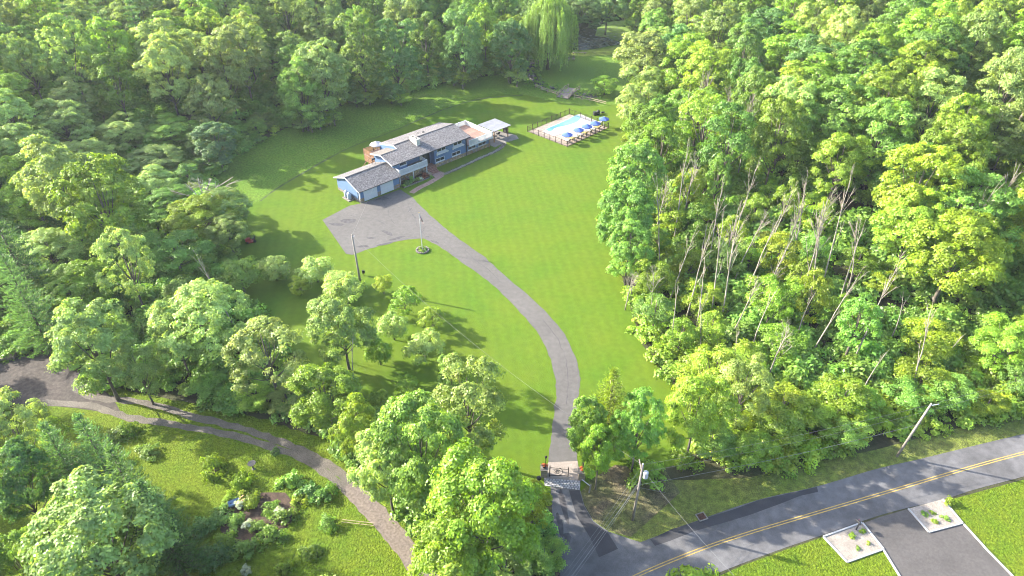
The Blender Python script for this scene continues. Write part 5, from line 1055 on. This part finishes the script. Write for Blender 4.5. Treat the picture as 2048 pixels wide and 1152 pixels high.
X, Y = P(1178, 985); sgp = empty('wooden_post', (X, Y, 0), 0, label='short leaning wooden post with pale cross bar right of the apron', cat='post'); MB().bar((0, 0, 0), (0.1, 0, 1.3), 0.14).build('upright', m_pole, sgp); MB().bar((0.05, 0, 1.1), (-0.8, 0.5, 1.5), 0.06).build('cross_bar', m_white, sgp)
# paver apron
A0 = Vector(P(1088, 957)); A1 = Vector(P(1161, 962)); A2 = Vector(P(1160, 981)); A3 = Vector(P(1089, 972))
ap = empty('paver_apron', (A3.x, A3.y, 0.0), 0, label='band of pale stone pavers across the drive below the gate', cat='paving')
m_pvs = [mat('paver_%d' % i, c, 0.85, [(5, 0.15)]) for i, c in enumerate([(0.55, 0.53, 0.52), (0.42, 0.42, 0.44), (0.62, 0.60, 0.57)])]
MB().add([(p.x - A3.x, p.y - A3.y, 0.026) for p in (A3, A2, A1, A0)], [(0, 1, 2, 3)]).build('mortar_bed', m_dark, ap)
NR, NC = 5, 13
for r_ in range(NR):
    for c_ in range(NC + (r_ % 2)):
        u0 = max(0, (c_ - 0.5 * (r_ % 2)) / NC) + 0.007; u1_ = min(1, (c_ + 1 - 0.5 * (r_ % 2)) / NC) - 0.007; v0 = r_ / NR + 0.022; v1 = (r_ + 1) / NR - 0.022
        q = []
        for u, v in ((u0, v0), (u1_, v0), (u1_, v1), (u0, v1)): a = A3.lerp(A2, u); b = A0.lerp(A1, u); p = a.lerp(b, v); q.append((p.x - A3.x, p.y - A3.y))
        MB().prism(q, 0.027, 0.06 + rg.uniform(0, 0.012)).build('paver', m_pvs[rg.randrange(3)], ap)
sheet('gate_pad', pix([(1096, 925), (1155, 922), (1162, 962), (1088, 957)]), 0.024, mat('gate_pad', (0.34, 0.29, 0.25), 0.9, [(0.8, 0.2), (9, 0.2)]))
sheet('mulch_ground', pix([(1161, 985), (1180, 960), (1230, 930), (1330, 940), (1360, 985), (1300, 1040), (1262, 1074), (1218, 1062), (1188, 1042), (1170, 1010)]), 0.010, mat('leaf_litter', (0.15, 0.12, 0.07), 0.95, [(0.3, 0.8, (0.14, 0.17, 0.03)), (2, 0.4), (9, 0.4)], (5, 0.8, 0.15)))
# catch basin, mailbox
X, Y = P(1403, 1034); cb = empty('catch_basin', (X, Y, 0.02), 0.35, label='rusty storm drain grate in the grass beside the dark asphalt edge', cat='drain'); m_rust = mat('rusty_iron', (0.13, 0.06, 0.04), 0.9, [(5, 0.3)])
MB().box(-0.5, 0.5, -0.45, -0.36, 0, 0.1).box(-0.5, 0.5, 0.36, 0.45, 0, 0.1).box(-0.5, -0.4, -0.36, 0.36, 0, 0.1).box(0.4, 0.5, -0.36, 0.36, 0, 0.1).build('curb_frame', m_conc, cb); gq = MB().box(-0.39, 0.39, -0.35, 0.35, 0, 0.02)
for i in range(7): gq.box(-0.39, 0.39, -0.33 + i * 0.1, -0.28 + i * 0.1, 0.02, 0.07)
gq.build('grate', m_rust, cb)
X, Y = P(1712, 1060); mbx = empty('mailbox', (X, Y, 0.05), 0.45, label='dark mailbox on a post in the left gravel bed by the road', cat='mailbox'); MB().box(-0.05, 0.05, -0.05, 0.05, 0, 1.1).build('post', m_dark, mbx); MB().bar((0, -0.2, 1.0), (0, 0.35, 1.0), 0.06).build('arm', m_dark, mbx)
mbb = MB(); mbb.extrude_y([(-0.1, 1.05), (0.1, 1.05), (0.1, 1.2), (0.06, 1.27), (-0.06, 1.27), (-0.1, 1.2)], -0.1, 0.42); mbb.build('box', m_dark, mbx); MB().box(0.102, 0.115, 0.2, 0.23, 1.15, 1.35).build('flag', mat('mail_red', (0.5, 0.04, 0.03), 0.6), mbx)
for i, (px, py, r, h, tn, lb) in enumerate([(1703, 1072, .4, .4, 'yellow', 'yellow-green tuft nearest the mailbox'), (1724, 1064, .35, .35, 'yellow', 'yellow-green tuft at the drive side of the mailbox bed'), (1716, 1098, .3, .3, 'mid', 'small green tuft at the bottom of the mailbox bed'), (1736, 1088, .25, .35, 'yellow', 'small pale tuft at the right of the mailbox bed'),
        (1849, 1030, .4, .4, 'mid', 'dark green tuft at the left of the right gravel bed'), (1864, 1027, .35, .3, 'bright', 'light tuft at the top of the right gravel bed'), (1868, 1044, .35, .35, 'yellow', 'yellowish tuft at the bottom of the right gravel bed'), (1890, 1037, .45, .4, 'mid', 'green tuft at the right of the right gravel bed'), (1897, 1008, .6, 1.2, 'yellow', 'tall yellow-flecked shrub at the top corner of the right gravel bed')]):
    X, Y = P(px, py); tree('bush', X, Y, r, h, tn, lb, z=0.04)
# ------------------------------------------------------------------ lower yard: shrub bed and small things
sheet('mulch_ground', pix([(455, 1015), (500, 985), (570, 985), (600, 1020), (570, 1060), (520, 1090), (470, 1100), (440, 1060)]), 0.012, mat('red_mulch', (0.085, 0.055, 0.04), 0.95, [(2, 0.4), (8, 0.4)]))
SH = [(430, 945, 1.5, 2.6, 'bright'), (490, 965, 1.3, 2.2, 'bright'), (500, 1000, 1.4, 1.5, 'bright'), (460, 1000, 0.9, 1.0, 'bright'), (585, 965, 1.5, 1.9, 'mid'), (620, 985, 1.4, 1.5, 'dark'), (650, 995, 1.4, 1.5, 'mid'), (600, 1005, 1.1, 1.3, 'yellow'),
      (540, 1020, 1.0, 1.3, 'mid'), (570, 1040, 1.3, 1.5, 'mid'), (445, 1035, 1.4, 1.4, 'dark'), (470, 1050, 1.2, 1.3, 'mid'), (520, 1060, 1.1, 1.2, 'mid'), (545, 1075, 1.4, 1.5, 'mid'), (495, 1105, 1.6, 1.6, 'mid'), (450, 1090, 1.3, 1.3, 'bright'), (430, 1115, 1.6, 1.5, 'dark'),
      (400, 1060, 1.6, 1.6, 'dark'), (405, 1130, 1.6, 1.6, 'dark'), (655, 1050, 1.1, 1.2, 'mid'), (615, 1110, 1.1, 1.0, 'bright'), (632, 1100, 0.7, 0.7, 'mid'), (570, 1140, 0.9, 1.1, 'bright'), (250, 870, 1.5, 1.5, 'bright'), (222, 880, 1.1, 1.3, 'pale'), (550, 905, 0.6, 0.5, 'dark')]
SZ = lambda r: 'large' if r > 1.35 else ('medium' if r > 1.0 else 'small')
SL = ['upper left outlying shrub by the sunny lawn', 'shrub below the birdbath', 'bright shrub at the top of the mulch bed', 'small bright shrub beside the garden cart', 'shrub at the top right of the bed', 'dark ivy-like shrub right of the bed top', 'rounded shrub at the far right of the bed', 'yellow-leaved shrub below the right-hand group',
      'shrub in the middle of the mulch', 'shrub at the right rim of the mulch', 'dark shrub left of the mulch', 'shrub just left of the white flowers', 'shrub right of the white flowers', 'shrub at the lower right rim of the bed', 'large shrub at the bottom of the bed', 'bright shrub at the lower left of the bed', 'dark shrub below the bright lower left one',
      'dark shrub next to the low pine', 'dark shrub at the bottom edge left of the lawn', 'spiky clump alone on the shaded lawn', 'bright ground shrub alone low on the lawn', 'small dull shrub beside the bright ground shrub', 'small bright shrub at the bottom edge of the lawn', 'white-tipped shrub below the gravel lane', 'pale shrub beside the white-tipped one', 'tiny dark tuft beside the gravel track']
for (px, py, r, h, tn), lb in zip(SH, SL): X, Y = P(px, py); tree('bush', X, Y, r, h, tn, lb, group='shrubs of the lower yard', z=0.01)
for px, py, lb in ((482, 1018, 'white flower clump near the garden cart'), (498, 1058, 'largest white flower clump in the middle of the shrub bed'), (562, 1030, 'white flower clump at the right of the mulch'), (492, 1145, 'white flower clump at the bottom edge'), (243, 868, 'white blossoms on top of the shrub below the gravel lane')):
    X, Y = P(px, py); tree('bush', X, Y, 0.55, 0.7, 'white', lb, group='white flower clumps', z=0.6 if py < 1100 else 0.2)
X, Y = P(470, 1012); gc = empty('garden_cart', (X, Y, 0.01), 0.5, label='small blue and orange garden cart among the yard shrubs', cat='cart'); MB().add([(-0.4, -0.25, 0.3), (0.4, -0.25, 0.3), (0.4, 0.25, 0.3), (-0.4, 0.25, 0.3), (-0.55, -0.35, 0.65), (0.55, -0.35, 0.65), (0.55, 0.35, 0.65), (-0.55, 0.35, 0.65)], [(3, 2, 1, 0), (0, 1, 5, 4), (1, 2, 6, 5), (2, 3, 7, 6), (3, 0, 4, 7)]).build('tub', mat('cart_blue', (0.35, 0.5, 0.75), 0.5), gc)
MB().bar((0.5, 0.2, 0.5), (1.1, 0.25, 0.8), 0.06).bar((0.5, -0.2, 0.5), (1.1, -0.25, 0.8), 0.06).build('handle', mat('cart_orange', (0.8, 0.2, 0.04), 0.5), gc)
for s in (-0.25, 0.25): MB().tube([(-0.3, s, 0.18), (-0.3, s + 0.06, 0.18)], 0.18, 12).build('wheel', m_dark, gc)
X, Y = P(507, 938); bb = empty('birdbath', (X, Y, 0.01), 0, label='pale stone birdbath on the lower lawn above the shrubs', cat='birdbath'); MB().lathe([(0.2, 0), (0.09, 0.1), (0.08, 0.7), (0.14, 0.78)], 12).build('pedestal', m_conc, bb); MB().lathe([(0.15, 0.78), (0.42, 0.9), (0.44, 0.96), (0.34, 0.93), (0.0, 0.88)], 16).build('bowl', m_conc, bb)
X, Y = P(715, 1047); sf = empty('bamboo_poles', (X, Y, 0.01), -0.1, label='pair of thin pale poles lying on the lawn by the dirt lane', cat='poles')
MB().bar((-1.6, 0.12, 0.25), (1.8, 0.0, 0.3), 0.05).build('pole', m_rail, sf); MB().bar((-1.6, -0.15, 0.25), (1.8, -0.25, 0.25), 0.05).build('pole', m_rail, sf)
for x in (-1.2, 0.2, 1.4): MB().bar((x, 0.1, 0), (x + 0.1, -0.2, 0.35), 0.04).build('stake', m_rail, sf)
X, Y = P(16, 716); plt = empty('pallet_stack', (X, Y, 0.01), 0.25, label='stack of weathered wooden pallets beside the dirt clearing', cat='pallets')
for k in range(3):
    for i in range(8): MB().box(-1.0, 1.0, -0.6 + i * 0.16, -0.5 + i * 0.16, 0.14 + k * 0.17, 0.165 + k * 0.17).build('slat', m_rail, plt)
    for i in range(3): MB().box(-1.0 + i * 0.93, -0.88 + i * 0.93, -0.6, 0.62, 0.02 + k * 0.17, 0.138 + k * 0.17).build('bearer', m_pole, plt)
X, Y = P(503, 484); mw = empty('lawn_mower', (X, Y, 0.01), 0.5, label='red ride-on mower half hidden by the low tree at the west lawn edge', cat='mower'); m_red = mat('mower_red', (0.45, 0.03, 0.04), 0.4)
MB().box(-0.9, -0.1, -0.3, 0.3, 0.35, 0.8).build('hood', m_red, mw); MB().box(-0.5, 0.5, -0.5, 0.5, 0.12, 0.25).build('deck', m_red, mw); MB().box(0.2, 0.7, -0.25, 0.25, 0.5, 0.6).box(0.62, 0.72, -0.25, 0.25, 0.6, 0.95).build('seat', m_dark, mw); MB().tube([(0.0, 0, 0.7), (0.12, 0, 0.95)], 0.03).build('steering_column', m_dark, mw)
for x, s, r in ((-0.65, -0.38, 0.18), (-0.65, 0.38, 0.18), (0.5, -0.45, 0.25), (0.5, 0.45, 0.25)): MB().tube([(x, s - 0.06, r), (x, s + 0.06, r)], r, 12).build('wheel', m_dark, mw)
o = MB().prism([(p[0], p[1]) for p in spline(pix([(1065, 1110), (1090, 1095), (1112, 1110), (1120, 1150), (1085, 1170), (1060, 1150)]), 3, True)], 0, 0.12).build('bark_pile', mat('bark_chips', (0.09, 0.06, 0.05), 0.95, [(3, 0.4), (10, 0.4)], (6, 0.9, 0.2))); props(o, kind='stuff')
X, Y = P(1100, 1142); bd = MB().box(-0.6, 0.6, -0.16, 0.16, 0.0, 0.06).build('timber_board', m_conc, loc=(X, Y, 0.12)); bd.rotation_euler = (0, 0, 0.25); props(bd, label='pale timber board on the bark chips at the bottom of the drive mouth', cat='board')
# dark line across the meadow
r9 = np.random.default_rng(9)
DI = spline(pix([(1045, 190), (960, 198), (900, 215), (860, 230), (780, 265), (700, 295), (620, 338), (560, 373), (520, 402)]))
strip('ditch_shade', DI, 0.4, 0.014, mat('shaded_ditch_grass', (0.06, 0.10, 0.025), 0.95, [(1, 0.4)]), 0.12)  # flat strip: shade of the shallow hollow painted as dark green
def dedupe():
    from collections import defaultdict
    OR = ['leftmost', 'second from the left', 'third from the left', 'fourth from the left', 'fifth from the left', 'sixth from the left', 'seventh from the left', 'eighth from the left']
    by = defaultdict(list)
    for o in SC.objects:
        if o.parent is None and 'label' in o and 'category' in o: by[o['label']].append(o)
    for lb, os_ in by.items():
        if len(os_) < 2 or lb.startswith('grey stone'): continue
        pp = sorted([(classify(o.location.x, o.location.y), o.name, o) for o in os_], key=lambda t: t[0][1])
        nb = max(1, math.ceil(len(pp) / 6)); per = math.ceil(len(pp) / nb)
        ROW = {1: [''], 2: ['upper', 'lower'], 3: ['upper', 'middle', 'lower']}.get(nb, ['topmost', 'upper', 'middle', 'lower', 'lowest', 'bottom'])
        for r0 in range(nb):
            row = sorted(pp[r0 * per:(r0 + 1) * per], key=lambda t: t[0][0])
            for i, (q, nm, o) in enumerate(row):
                sfx = OR[i] if len(row) > 1 else ''
                if len(row) == 2: sfx = ['left one', 'right one'][i]
                rw = ROW[min(r0, len(ROW) - 1)]
                o['label'] = ' '.join((lb + ', ' + (rw + ' row ' if rw else '') + sfx).split()).rstrip(',')
dedupe()
hz = MB().box(-320, 320, -60, 420, -1.0, 63.0).build('haze', []) if HAZE else None
if hz:
    hm = bpy.data.materials.new('haze'); hm.use_nodes = True; hn = hm.node_tree; hn.nodes.clear(); ho = hn.nodes.new('ShaderNodeOutputMaterial'); hv = hn.nodes.new('ShaderNodeVolumePrincipled')
    hv.inputs['Color'].default_value = (0.86, 0.92, 1.0, 1); hv.inputs['Density'].default_value = HAZE; hv.inputs['Anisotropy'].default_value = 0.2; hn.links.new(hv.outputs[0], ho.inputs['Volume'])
    hz.data.materials.clear(); hz.data.materials.append(hm); hz['kind'] = 'stuff'
print('objects', len(bpy.data.objects))
